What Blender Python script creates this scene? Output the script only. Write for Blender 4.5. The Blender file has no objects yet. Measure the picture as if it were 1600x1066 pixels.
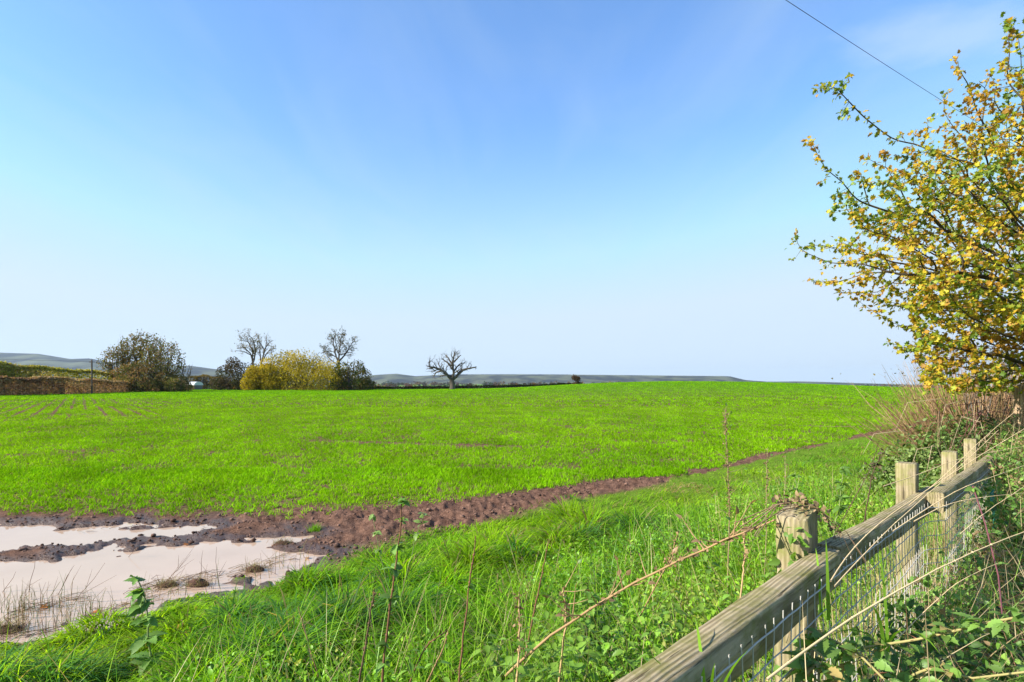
import bpy, math, random
import numpy as np
from mathutils import Vector
C = bpy.context.scene
COL = C.collection
R = math.radians
rng = np.random.default_rng(7)

# ------------------------------------------------------------------ camera, sky, sun, exposure
CAMZ = 1.7; F = 900.0; HX, HY = 800.0, 600.0
cam_d = bpy.data.cameras.new('camera'); cam = bpy.data.objects.new('camera', cam_d); COL.objects.link(cam)
cam.location = (0, 0, CAMZ); cam.rotation_euler = (R(90), 0, 0)
cam_d.sensor_width = 36; cam_d.lens = 36 * F / 1600; cam_d.shift_y = (HY - 533) / 1600
cam_d.clip_start = .05; cam_d.clip_end = 60000
C.camera = cam
SUN_EL, SUN_AZ = R(31), R(-108)           # azimuth measured from +Y towards +X
w = bpy.data.worlds.new('World'); C.world = w; w.use_nodes = True
nt = w.node_tree; nt.nodes.clear()
def N(nt, t, **k):
    n = nt.nodes.new(t)
    for a, v in k.items():
        if a.startswith('i_'):
            key = a[2:]; key = int(key) if key.isdigit() else key.replace('_', ' ')
            n.inputs[key].default_value = v
        else: setattr(n, a, v)
    return n
L = lambda nt, a, b: nt.links.new(a, b)
sky = N(nt, 'ShaderNodeTexSky', sky_type='NISHITA', sun_disc=False, sun_elevation=SUN_EL, sun_rotation=SUN_AZ,
        air_density=1.15, dust_density=.35, ozone_density=1.6, altitude=60)
hs = N(nt, 'ShaderNodeMixRGB', blend_type='MULTIPLY', i_Fac=1.0, i_Color2=(.76, .99, 1.26, 1))
# thin cirrus
tc = N(nt, 'ShaderNodeTexCoord'); sep = N(nt, 'ShaderNodeSeparateXYZ'); L(nt, tc.outputs['Generated'], sep.inputs[0])
zz = N(nt, 'ShaderNodeMath', operation='MAXIMUM', i_1=.06); L(nt, sep.outputs[2], zz.inputs[0])
dx = N(nt, 'ShaderNodeMath', operation='DIVIDE'); L(nt, sep.outputs[0], dx.inputs[0]); L(nt, zz.outputs[0], dx.inputs[1])
dy = N(nt, 'ShaderNodeMath', operation='DIVIDE'); L(nt, sep.outputs[1], dy.inputs[0]); L(nt, zz.outputs[0], dy.inputs[1])
cb = N(nt, 'ShaderNodeCombineXYZ'); L(nt, dx.outputs[0], cb.inputs[0]); L(nt, dy.outputs[0], cb.inputs[1])
mp = N(nt, 'ShaderNodeMapping'); mp.inputs['Rotation'].default_value = (0, 0, R(-35)); mp.inputs['Scale'].default_value = (1.5, .45, 1)
L(nt, cb.outputs[0], mp.inputs[0])
n1 = N(nt, 'ShaderNodeTexNoise', i_Scale=1.3, i_Detail=7.0, i_Roughness=.55, i_Distortion=.6); L(nt, mp.outputs[0], n1.inputs['Vector'])
cr = N(nt, 'ShaderNodeMapRange', i_1=.44, i_2=.80, i_3=0.0, i_4=.24); L(nt, n1.outputs[0], cr.inputs[0])
# one soft cloud patch high on the right
cd = N(nt, 'ShaderNodeVectorMath', operation='SUBTRACT', i_1=(1.30, 1.66, 0)); L(nt, cb.outputs[0], cd.inputs[0])
cs_ = N(nt, 'ShaderNodeVectorMath', operation='MULTIPLY', i_1=(1.9, 3.6, 0)); L(nt, cd.outputs[0], cs_.inputs[0])
cl_ = N(nt, 'ShaderNodeVectorMath', operation='LENGTH'); L(nt, cs_.outputs[0], cl_.inputs[0])
n5 = N(nt, 'ShaderNodeTexNoise', i_Scale=4.0, i_Detail=6.0, i_Roughness=.6); L(nt, cb.outputs[0], n5.inputs['Vector'])
ad5 = N(nt, 'ShaderNodeMath', operation='ADD'); L(nt, cl_.outputs['Value'], ad5.inputs[0]); L(nt, n5.outputs[0], ad5.inputs[1])
mr5 = N(nt, 'ShaderNodeMapRange', interpolation_type='SMOOTHSTEP', i_1=.55, i_2=1.35, i_3=.5, i_4=0.0); L(nt, ad5.outputs[0], mr5.inputs[0])
mxa = N(nt, 'ShaderNodeMath', operation='MAXIMUM'); L(nt, cr.outputs[0], mxa.inputs[0]); L(nt, mr5.outputs[0], mxa.inputs[1])
mx = N(nt, 'ShaderNodeMixRGB', i_Color2=(2.75, 3.45, 3.9, 1)); L(nt, mxa.outputs[0], mx.inputs[0])
L(nt, sky.outputs[0], hs.inputs['Color1']); L(nt, hs.outputs[0], mx.inputs[1])
# pale moist air low over the horizon
hm = N(nt, 'ShaderNodeMapRange', interpolation_type='SMOOTHSTEP', i_1=.42, i_2=-.04, i_3=0.0, i_4=.92); L(nt, sep.outputs[2], hm.inputs[0])
hz = N(nt, 'ShaderNodeMixRGB', i_Color2=(2.95, 3.6, 4.2, 1)); L(nt, hm.outputs[0], hz.inputs[0]); dk = N(nt, 'ShaderNodeMixRGB', blend_type='DARKEN', i_Fac=1.0, i_Color2=(2.95, 3.65, 4.6, 1)); L(nt, mx.outputs[0], dk.inputs[1]); L(nt, dk.outputs[0], hz.inputs[1])
bg = N(nt, 'ShaderNodeBackground', i_Strength=.108); L(nt, hz.outputs[0], bg.inputs[0])
ow = N(nt, 'ShaderNodeOutputWorld'); L(nt, bg.outputs[0], ow.inputs[0])
sd = bpy.data.lights.new('sun', 'SUN'); sun = bpy.data.objects.new('sun', sd); COL.objects.link(sun)
sd.energy = 5.0; sd.angle = R(.5); sd.color = (1, .93, .82)
S = Vector((math.sin(SUN_AZ) * math.cos(SUN_EL), math.cos(SUN_AZ) * math.cos(SUN_EL), math.sin(SUN_EL)))
sun.rotation_euler = S.to_track_quat('Z', 'Y').to_euler()
vs = C.view_settings; vs.view_transform = 'Standard'; vs.look = 'None'; vs.gamma = 1; vs.exposure = 1.15
C.cycles.max_bounces = 6; C.cycles.diffuse_bounces = 3; C.cycles.transmission_bounces = 4; C.cycles.volume_bounces = 0
C.cycles.transparent_max_bounces = 8; C.cycles.use_denoising = True

# ------------------------------------------------------------------ helpers
def P(px, py, Y):                         # a point Y metres ahead, in world metres
    return np.array([(px - HX) / F * Y, Y, CAMZ - (py - HY) / F * Y])
def hash2(ix, iy, s):
    h = (ix.astype(np.int64) * 374761393 + iy.astype(np.int64) * 668265263 + s * 1442695041) & 0xffffffff
    h = ((h ^ (h >> 13)) * 1274126177) & 0xffffffff
    return ((h ^ (h >> 16)) & 0xffff) / 65535.0
def vnoise(x, y, s=0):
    ix, iy = np.floor(x), np.floor(y); fx, fy = x - ix, y - iy
    fx, fy = fx * fx * (3 - 2 * fx), fy * fy * (3 - 2 * fy)
    a, b = hash2(ix, iy, s), hash2(ix + 1, iy, s); c, d = hash2(ix, iy + 1, s), hash2(ix + 1, iy + 1, s)
    return (a + (b - a) * fx) * (1 - fy) + (c + (d - c) * fx) * fy
def fbm(x, y, s=0, o=4):
    v = 0; a = .5; t = 0
    for k in range(o):
        v = v + a * vnoise(x * 2 ** k, y * 2 ** k, s + k * 17); t += a; a *= .5
    return v / t
def smooth(a, b, x):
    t = np.clip((x - a) / (b - a), 0, 1); return t * t * (3 - 2 * t)
def seg_dist(x, y, pts, closed=False):
    best = np.full(np.shape(x), 1e9); par = np.zeros(np.shape(x)); n = len(pts)
    for i in range(n if closed else n - 1):
        a, b = np.array(pts[i]), np.array(pts[(i + 1) % n]); d = b - a
        t = np.clip(((x - a[0]) * d[0] + (y - a[1]) * d[1]) / (d @ d), 0, 1)
        q = np.hypot(x - a[0] - t * d[0], y - a[1] - t * d[1])
        m = q < best; best = np.where(m, q, best); par = np.where(m, i + t, par)
    return best, par
def poly_sd(x, y, pts):
    d, _ = seg_dist(x, y, pts, True); ins = np.zeros(np.shape(x), bool); n = len(pts)
    for i in range(n):
        (x0, y0), (x1, y1) = pts[i], pts[(i + 1) % n]
        if y0 == y1: continue
        c = ((y0 > y) != (y1 > y)) & (x < (x1 - x0) * (y - y0) / (y1 - y0) + x0); ins ^= c
    return np.where(ins, -d, d)

def tag(o, label=None, cat=None, group=None, kind=None):
    for k, v in (('label', label), ('category', cat), ('group', group), ('kind', kind)):
        if v: o[k] = v
    return o
def empty(name, loc, label, cat, group=None):
    o = bpy.data.objects.new(name, None); COL.objects.link(o); o.location = [float(q) for q in loc]; o.empty_display_size = .2
    return tag(o, label, cat, group)
def build(name, chunks, mat, parent=None, smooth_=False, origin=None):
    """chunks: list of (verts, faces, colour or None); one mesh object."""
    V = []; Fs = []; Cs = []; off = 0
    for ch in chunks:
        v, f = ch[0], ch[1]
        if len(v) == 0: continue
        V.append(v); Fs.append((f + off)); off += len(v)
        c = ch[2] if len(ch) > 2 and ch[2] is not None else np.ones((len(v), 3)) * .5
        c = np.asarray(c, float)
        if c.ndim == 1: c = np.repeat(c[None], len(v), 0)
        Cs.append(c)
    V = np.concatenate(V); Cs = np.concatenate(Cs)
    if origin is not None: V = V - np.asarray(origin, float)[None]
    me = bpy.data.meshes.new(name)
    me.vertices.add(len(V)); me.vertices.foreach_set('co', V.astype(np.float32).ravel())
    loops = np.concatenate([f.ravel() for f in Fs]); tot = np.concatenate([np.full(len(f), f.shape[1]) for f in Fs])
    st = np.concatenate([[0], np.cumsum(tot)[:-1]])
    me.loops.add(len(loops)); me.loops.foreach_set('vertex_index', loops.astype(np.int32))
    me.polygons.add(len(tot)); me.polygons.foreach_set('loop_start', st.astype(np.int32))
    if smooth_: me.polygons.foreach_set('use_smooth', np.ones(len(tot), bool))
    a = me.attributes.new('Col', 'FLOAT_COLOR', 'POINT')
    a.data.foreach_set('color', np.concatenate([Cs, np.ones((len(Cs), 1))], 1).astype(np.float32).ravel())
    me.update(calc_edges=True)
    me.materials.append(mat)
    o = bpy.data.objects.new(name, me); COL.objects.link(o)
    if parent is not None: o.parent = parent
    return o
def copy_thing(t, loc, rz, sc=1, label=None, rx=0, ry=0):
    r = t.copy(); COL.objects.link(r); r.location = [float(q) for q in loc]; r.rotation_euler = (rx, ry, rz); r.scale = (sc, sc, sc)
    if label: r['label'] = label
    for ch in list(t.children):
        c = ch.copy(); COL.objects.link(c); c.parent = r
    return r

def blades(base, az, length, width, lean, bend, col, seg=3, tipcol=None, twist=None):
    """grass blades as tapered bent strips"""
    n = len(base); s = seg; lean = np.broadcast_to(lean, n); bend = np.broadcast_to(bend, n)
    t = np.arange(s + 1) / s
    th = lean[:, None] + bend[:, None] * t[None]
    dl = (length / s)[:, None]
    hor = np.concatenate([np.zeros((n, 1)), np.cumsum(np.sin(th[:, :-1] + .5 * bend[:, None] / s) * dl, 1)], 1)
    ver = np.concatenate([np.zeros((n, 1)), np.cumsum(np.cos(th[:, :-1] + .5 * bend[:, None] / s) * dl, 1)], 1)
    cx, cy = np.cos(az)[:, None], np.sin(az)[:, None]
    ctr = np.stack([base[:, 0:1] + hor * cx, base[:, 1:2] + hor * cy, base[:, 2:3] + ver], -1)
    tw = az + np.pi / 2 + (rng.normal(0, .5, n) if twist is None else twist)
    wd = np.stack([np.cos(tw), np.sin(tw), np.zeros(n)], -1)[:, None, :] * (width[:, None] * (1 - t ** 2 * .75)[None])[..., None] * .5
    Lf, Rt = ctr - wd, ctr + wd
    V = np.empty((n, 2 * s + 1, 3)); V[:, 0:2 * s:2] = Lf[:, :s]; V[:, 1:2 * s:2] = Rt[:, :s]; V[:, 2 * s] = ctr[:, s]
    f = []
    for k in range(s - 1): a = 2 * k; f += [[a, a + 1, a + 3], [a, a + 3, a + 2]]
    f += [[2 * s - 2, 2 * s - 1, 2 * s]]
    f = np.array(f)
    Fc = (f[None] + (np.arange(n) * (2 * s + 1))[:, None, None]).reshape(-1, 3)
    tipcol = col if tipcol is None else tipcol
    tv = np.repeat(t, 2)[:2 * s + 1]
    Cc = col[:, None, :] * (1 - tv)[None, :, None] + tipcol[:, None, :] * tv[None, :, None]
    return V.reshape(-1, 3), Fc, Cc.reshape(-1, 3)
def norm(a): return a / np.maximum(np.linalg.norm(a, axis=-1, keepdims=True), 1e-9)
def place(tv, tf, org, d, nrm, sc, col):
    """template (x across, y along, z up) placed n times"""
    n = len(org); d = norm(d); xa = norm(np.cross(d, nrm)); za = np.cross(xa, d)
    sc = np.broadcast_to(sc, n)
    V = org[:, None] + sc[:, None, None] * (tv[None, :, 0:1] * xa[:, None] + tv[None, :, 1:2] * d[:, None] + tv[None, :, 2:3] * za[:, None])
    Fc = (tf[None] + (np.arange(n) * len(tv))[:, None, None]).reshape(-1, tf.shape[1])
    return V.reshape(-1, 3), Fc, np.repeat(col, len(tv), 0)
def rdir(n, up=0.0):
    v = rng.normal(size=(n, 3)); v[:, 2] += up; return norm(v)
def tube(pts, rad, sides=5, col=None):
    pts = np.asarray(pts, float); n = len(pts); rad = np.broadcast_to(rad, n)
    tan = norm(np.gradient(pts, axis=0)); ref = np.array([.13, .21, 1.0]) if abs(tan[0][2]) < .9 else np.array([1.0, .1, .1])
    xa = norm(np.cross(tan, ref)); ya = np.cross(tan, xa)
    a = np.arange(sides) / sides * 2 * np.pi
    V = pts[:, None] + rad[:, None, None] * (np.cos(a)[None, :, None] * xa[:, None] + np.sin(a)[None, :, None] * ya[:, None])
    i = np.arange(n - 1)[:, None] * sides; j = np.arange(sides)[None]; k = (j + 1) % sides
    Fq = np.stack([i + j, i + k, i + sides + k, i + sides + j], -1).reshape(-1, 4)
    c = np.ones((n * sides, 3)) * (np.array([.5, .5, .5]) if col is None else np.asarray(col))
    return V.reshape(-1, 3), Fq, c
def cap(pts, rad, sides=5, col=None):      # tube with closed ends by tapering
    return tube(pts, rad, sides, col)
def box(c, sx, sy, sz, ux=(1, 0, 0), uy=(0, 1, 0), uz=(0, 0, 1), bev=.004, col=None):
    """bevelled box: centre, half sizes along unit axes"""
    ux, uy, uz = map(lambda q: np.asarray(q, float), (ux, uy, uz)); c = np.asarray(c, float)
    import itertools
    bm_v = []; idx = {}
    for s in itertools.product((-1, 1), repeat=3):
        for ax in range(3):
            h = [sx, sy, sz]; p = [s[0] * (h[0] - bev), s[1] * (h[1] - bev), s[2] * (h[2] - bev)]; p[ax] = s[ax] * h[ax]
            idx[(s, ax)] = len(bm_v); bm_v.append(c + ux * p[0] + uy * p[1] + uz * p[2])
    q = []; t = []
    for ax in range(3):
        o = [k for k in range(3) if k != ax]
        for sg in (-1, 1):
            f = []
            for a, b in ((-1, -1), (1, -1), (1, 1), (-1, 1)):
                s = [0, 0, 0]; s[ax] = sg; s[o[0]] = a; s[o[1]] = b; f.append(idx[(tuple(s), ax)])
            q.append(f)
    for ax in range(3):                    # edges parallel to ax
        o = [k for k in range(3) if k != ax]
        for a in (-1, 1):
            for b in (-1, 1):
                s0 = [0, 0, 0]; s0[o[0]] = a; s0[o[1]] = b; s1 = list(s0); s0[ax] = -1; s1[ax] = 1
                s0, s1 = tuple(s0), tuple(s1)
                q.append([idx[(s0, o[0])], idx[(s1, o[0])], idx[(s1, o[1])], idx[(s0, o[1])]])
    for s in itertools.product((-1, 1), repeat=3): t.append([idx[(s, 0)], idx[(s, 1)], idx[(s, 2)]])
    bv = np.array(bm_v); e = np.zeros((0, 3))
    q = np.array(q); t = np.array(t)
    # orient outwards
    def fix(f):
        p = bv[f]; nn = np.cross(p[:, 1] - p[:, 0], p[:, 2] - p[:, 0]); m = ((p.mean(1) - c) * nn).sum(1) < 0
        f[m] = f[m][:, ::-1]; return f
    q, t = fix(q), fix(t)
    cc = np.ones((len(bv), 3)) * (np.array([.5] * 3) if col is None else np.asarray(col))
    return [(bv, q, cc), (bv, t, cc)]

# ------------------------------------------------------------------ materials
def newmat(name):
    m = bpy.data.materials.new(name); m.use_nodes = True; m.node_tree.nodes.clear(); return m
def mat_leaf(name, trans=.45, rough=.5, spec=.35, sat=1.0, tgain=(1.25, 1.15, .55), vary=0.0, nscale=3.0):
    m = newmat(name); t = m.node_tree
    at = N(t, 'ShaderNodeAttribute', attribute_name='Col'); src = at.outputs['Color']
    if vary:
        g = N(t, 'ShaderNodeNewGeometry'); nz = N(t, 'ShaderNodeTexNoise', i_Scale=nscale, i_Detail=3.0); L(t, g.outputs['Position'], nz.inputs['Vector'])
        mr = N(t, 'ShaderNodeMapRange', i_1=.3, i_2=.7, i_3=1 - vary, i_4=1 + vary); L(t, nz.outputs[0], mr.inputs[0])
        mm = N(t, 'ShaderNodeVectorMath', operation='SCALE'); L(t, src, mm.inputs[0]); L(t, mr.outputs[0], mm.inputs['Scale']); src = mm.outputs[0]
    if spec == 0: p = N(t, 'ShaderNodeBsdfDiffuse'); L(t, src, p.inputs['Color'])
    else:
        p = N(t, 'ShaderNodeBsdfPrincipled', i_Roughness=rough); p.inputs['Specular IOR Level'].default_value = spec
        L(t, src, p.inputs['Base Color'])
    tr = N(t, 'ShaderNodeBsdfTranslucent'); mu = N(t, 'ShaderNodeMixRGB', blend_type='MULTIPLY', i_Fac=1.0, i_Color2=(*tgain, 1))
    L(t, src, mu.inputs[1]); L(t, mu.outputs[0], tr.inputs[0])
    mi = N(t, 'ShaderNodeMixShader', i_Fac=trans); L(t, p.outputs[0], mi.inputs[1]); L(t, tr.outputs[0], mi.inputs[2])
    o = N(t, 'ShaderNodeOutputMaterial'); L(t, mi.outputs[0], o.inputs[0]); return m
def mat_bark(name, c1, c2, scale=6.0, stretch=(1, 1, .25), rough=.85, bump=.3, usecol=False, green=None):
    m = newmat(name); t = m.node_tree
    g = N(t, 'ShaderNodeTexCoord'); mp = N(t, 'ShaderNodeMapping'); mp.inputs['Scale'].default_value = stretch
    L(t, g.outputs['Object'], mp.inputs[0])
    nz = N(t, 'ShaderNodeTexNoise', i_Scale=scale, i_Detail=6.0, i_Roughness=.65); L(t, mp.outputs[0], nz.inputs['Vector'])
    cr = N(t, 'ShaderNodeMapRange', i_1=.35, i_2=.68); L(t, nz.outputs[0], cr.inputs[0])
    mx = N(t, 'ShaderNodeMixRGB', i_Color1=(*c1, 1), i_Color2=(*c2, 1)); L(t, cr.outputs[0], mx.inputs[0])
    src = mx.outputs[0]
    if green:
        n2 = N(t, 'ShaderNodeTexNoise', i_Scale=scale * .22, i_Detail=4.0); L(t, g.outputs['Object'], n2.inputs['Vector'])
        c2_ = N(t, 'ShaderNodeMapRange', i_1=.45, i_2=.62, i_3=0.0, i_4=.75); L(t, n2.outputs[0], c2_.inputs[0])
        m2 = N(t, 'ShaderNodeMixRGB', i_Color2=(*green, 1)); L(t, c2_.outputs[0], m2.inputs[0]); L(t, src, m2.inputs[1]); src = m2.outputs[0]
    if usecol:
        at = N(t, 'ShaderNodeAttribute', attribute_name='Col'); m3 = N(t, 'ShaderNodeMixRGB', blend_type='MULTIPLY', i_Fac=1.0)
        L(t, src, m3.inputs[1]); L(t, at.outputs[0], m3.inputs[2]); src = m3.outputs[0]
    p = N(t, 'ShaderNodeBsdfPrincipled', i_Roughness=rough); p.inputs['Specular IOR Level'].default_value = .2
    L(t, src, p.inputs['Base Color'])
    bp = N(t, 'ShaderNodeBump', i_Strength=bump, i_Distance=.02); L(t, nz.outputs[0], bp.inputs['Height']); L(t, bp.outputs[0], p.inputs['Normal'])
    o = N(t, 'ShaderNodeOutputMaterial'); L(t, p.outputs[0], o.inputs[0]); return m
def mat_plain(name, c, rough=.6, metal=0.0, spec=.4, noise=.15, nscale=20.0):
    m = newmat(name); t = m.node_tree
    g = N(t, 'ShaderNodeTexCoord'); nz = N(t, 'ShaderNodeTexNoise', i_Scale=nscale, i_Detail=4.0); L(t, g.outputs['Object'], nz.inputs['Vector'])
    mx = N(t, 'ShaderNodeMixRGB', i_Color1=(*[q * (1 - noise) for q in c], 1), i_Color2=(*[min(1, q * (1 + noise)) for q in c], 1)); L(t, nz.outputs[0], mx.inputs[0])
    p = N(t, 'ShaderNodeBsdfPrincipled', i_Roughness=rough, i_Metallic=metal); p.inputs['Specular IOR Level'].default_value = spec
    L(t, mx.outputs[0], p.inputs['Base Color'])
    o = N(t, 'ShaderNodeOutputMaterial'); L(t, p.outputs[0], o.inputs[0]); return m

M = {}
M['crop'] = mat_leaf('crop_leaf', trans=.5, rough=.6, spec=0, tgain=(1.35, 1.2, .4), vary=.12, nscale=.5)
M['grass'] = mat_leaf('grass_leaf', trans=.55, tgain=(1.35, 1.25, .5), rough=.45, spec=.07, vary=.2, nscale=1.1)
M['leaf'] = mat_leaf('broad_leaf', trans=.4, rough=.45, spec=.35)
M['autumn'] = mat_leaf('autumn_leaf', trans=.45, rough=.5, spec=.3, tgain=(1.3, 1.15, .5))
M['far_leaf'] = mat_leaf('far_leaf', trans=.35, rough=.7, spec=0)
M['dry'] = mat_leaf('dry_straw', trans=.25, rough=.6, spec=.25, tgain=(1.1, 1, .8))
M['bark'] = mat_bark('bark', (.045, .036, .026), (.12, .095, .065), usecol=False)
M['far_bark'] = mat_bark('far_bark', (.05, .04, .032), (.12, .10, .08), scale=1.0)
M['stem'] = mat_bark('stem', (.8, .8, .8), (1, 1, 1), scale=30, usecol=True, bump=.1)
M['steel'] = mat_plain('galvanised_wire', (.44, .42, .38), rough=.6, metal=0.0, noise=.2)
M['cable'] = mat_plain('cable_sheath', (.03, .03, .035), rough=.6)
# fence timber: grain runs along local X of the piece
def mat_timber(name, c1, c2, moss, amt, gx=(1.2, 22, 22)):
    m = newmat(name); t = m.node_tree
    g = N(t, 'ShaderNodeTexCoord'); mp = N(t, 'ShaderNodeMapping'); mp.inputs['Scale'].default_value = gx; L(t, g.outputs['Object'], mp.inputs[0])
    nz = N(t, 'ShaderNodeTexNoise', i_Scale=2.5, i_Detail=8.0, i_Roughness=.7, i_Distortion=.9); L(t, mp.outputs[0], nz.inputs['Vector'])
    wv = N(t, 'ShaderNodeTexWave', i_Scale=1.3, i_Distortion=5.0, i_Detail=3.0, wave_type='BANDS', bands_direction='Y'); L(t, mp.outputs[0], wv.inputs['Vector'])
    ad = N(t, 'ShaderNodeMath', operation='ADD'); mu = N(t, 'ShaderNodeMath', operation='MULTIPLY', i_1=.3); L(t, wv.outputs['Fac'], mu.inputs[0])
    L(t, nz.outputs[0], ad.inputs[0]); L(t, mu.outputs[0], ad.inputs[1])
    cr = N(t, 'ShaderNodeMapRange', i_1=.4, i_2=.85); L(t, ad.outputs[0], cr.inputs[0])
    mx = N(t, 'ShaderNodeMixRGB', i_Color1=(*c1, 1), i_Color2=(*c2, 1)); L(t, cr.outputs[0], mx.inputs[0])
    n2 = N(t, 'ShaderNodeTexNoise', i_Scale=9.0, i_Detail=6.0, i_Roughness=.7); L(t, g.outputs['Object'], n2.inputs['Vector'])
    c2_ = N(t, 'ShaderNodeMapRange', i_1=.44, i_2=.66, i_3=0.0, i_4=amt); L(t, n2.outputs[0], c2_.inputs[0])
    m2 = N(t, 'ShaderNodeMixRGB', i_Color2=(*moss, 1)); L(t, c2_.outputs[0], m2.inputs[0]); L(t, mx.outputs[0], m2.inputs[1])
    m_c = N(t, 'ShaderNodeMapping'); m_c.inputs['Scale'].default_value = tuple(q * (2.6 if q > 5 else 1.6) for q in gx); L(t, g.outputs['Object'], m_c.inputs[0])
    n3 = N(t, 'ShaderNodeTexNoise', i_Scale=1.6, i_Detail=5.0, i_Roughness=.6, i_Distortion=.4); L(t, m_c.outputs[0], n3.inputs['Vector'])
    c3 = N(t, 'ShaderNodeMapRange', i_1=.60, i_2=.66, i_3=0.0, i_4=.85); L(t, n3.outputs[0], c3.inputs[0])
    m4 = N(t, 'ShaderNodeMixRGB', i_Color2=(*[q * .28 for q in c1], 1)); L(t, c3.outputs[0], m4.inputs[0]); L(t, m2.outputs[0], m4.inputs[1])
    p = N(t, 'ShaderNodeBsdfPrincipled', i_Roughness=.92); p.inputs['Specular IOR Level'].default_value = .08; L(t, m4.outputs[0], p.inputs['Base Color'])
    bp = N(t, 'ShaderNodeBump', i_Strength=.7, i_Distance=.006); L(t, ad.outputs[0], bp.inputs['Height']); L(t, bp.outputs[0], p.inputs['Normal'])
    o = N(t, 'ShaderNodeOutputMaterial'); L(t, p.outputs[0], o.inputs[0]); return m
M['rail'] = mat_timber('weathered_rail', (.15, .115, .065), (.40, .33, .21), (.15, .15, .035), .8)
M['post'] = mat_timber('weathered_post', (.19, .15, .09), (.35, .29, .185), (.17, .18, .045), .85, gx=(16, 16, 1.3))
M['gatepost'] = mat_timber('gate_post_wood', (.16, .10, .06), (.46, .34, .22), (.3, .22, .12), .4, gx=(14, 14, 1.0))

# ------------------------------------------------------------------ terrain
ZW = -.16
def gp(px, py, z=ZW): Y = (CAMZ - z) * F / (py - HY); return ((px - HX) / F * Y, Y)
W1 = [gp(*q) for q in [(-300, 826), (0, 819), (60, 822), (110, 824), (190, 820), (250, 821), (338, 817), (305, 832), (200, 845), (120, 851), (60, 852), (0, 861), (-300, 880)]]
W2 = [gp(*q) for q in [(-300, 912), (0, 880), (60, 874), (130, 862), (200, 855), (300, 848), (370, 842), (450, 833), (475, 842), (445, 856), (520, 868), (500, 885), (440, 902), (380, 914), (330, 932), (260, 952), (200, 968), (130, 985), (60, 1000), (0, 1012), (-300, 1080)]]
SOIL = [(-9, 7.2), (-5, 7.0), (-2.4, 6.9), (-.8, 7.85), (.5, 9.0), (2.3, 10.4), (3.9, 11.5), (6.3, 14.2), (9.5, 17.1), (16.3, 23.8), (32, 39)]
SOILW = [.7, .8, 1.25, .80, .50, .34, .13, .17, .22, .15, .10]
U = np.array([.690, .724]); NN = np.array([.724, -.690]); C1 = np.array([.86, 1.74])     # fence line: along, garden side, first post
def hills_prof(r):
    px = HX + F * r
    xs = [-400, 0, 60, 110, 140, 175, 230, 300, 345, 400, 480, 560, 585, 620, 650, 700, 760, 850, 1000, 1140, 1165, 1200, 1250, 1320, 1420, 1600, 2200]
    ys = [556, 551, 553, 561, 560, 567, 569, 572, 578, 584, 588, 590, 586, 584, 588, 585, 585, 585, 586.5, 588, 594, 596.5, 596, 598, 601, 602, 603]
    return np.interp(px, xs, ys)
def puddle_field(x, y):
    d = np.minimum(poly_sd(x, y, W1), poly_sd(x, y, W2))
    return d
def H(x, y, fine=True):
    x = np.asarray(x, float); y = np.asarray(y, float)
    d = np.hypot(x, y)
    z = -.08 + 2.5 * np.exp(-(((x - 46) / np.where(x < 46, 43, 52)) ** 2 + ((y - 160) / 56) ** 2)) - .25 * smooth(30, 120, y) * smooth(20, -60, x)
    z = z + (fbm(x / 25, y / 25, 3, 3) - .5) * .35 * smooth(15, 60, d)
    # fall away past the crest, valley, then the plain rising to the hills
    yy = y + .25 * np.abs(x)
    fall = smooth(205, 600, y) * 11 + smooth(205, 260, y) * .8
    rise = smooth(1100, 4200, d) * 11.5
    right = smooth(.25, .6, x / np.maximum(y, 1)) * smooth(250, 900, d) * 18
    z = z - fall + rise - right * (y > 0)
    # verge stands a little above the field edge, garden side higher still
    s = (x - C1[0]) * NN[0] + (y - C1[1]) * NN[1]          # >0 on the garden side
    al = (x - C1[0]) * U[0] + (y - C1[1]) * U[1]
    near = smooth(60, 25, d)
    z = z + .14 * smooth(-5.5, -1.0, s) * near
    z = z + (fbm(x * 1.3, y * 1.3, 9, 3) - .5) * .14 * smooth(-5.0, -3.2, s) * near
    if fine:
        near2 = d < 45
        if near2.any():
            xa, ya = x[near2], y[near2]
            sdp = puddle_field(xa, ya) + (fbm(xa * 2.6, ya * 4.2, 21, 5) - .5) * .95
            ds, par = seg_dist(xa, ya, SOIL); wv = np.interp(par, range(len(SOILW)), SOILW)
            za = z[near2]
            band = smooth(wv + .2, wv - .2, ds)
            lump = (fbm(xa * 5, ya * 5, 31, 4) - .5) * .12 + (fbm(xa * 14, ya * 14, 37, 3) - .5) * .09
            crop = smooth(0, 1, sdp)
            za = za + lump * band
            # ground comes down to the water level round the puddle
            pl = smooth(1.1, .05, sdp)
            za = za * (1 - pl) + pl * (ZW + .028 + lump * .42)
            za = np.where(sdp < .08, np.minimum(za, ZW + .028 + lump * .42 + np.clip(sdp, -.4, .08) * .42 - .012), za)
            ti = np.abs(fbm(xa * 2.2, ya * 2.2, 5, 3) - .5)
            z = z.copy(); z[near2] = za
    return z
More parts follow.
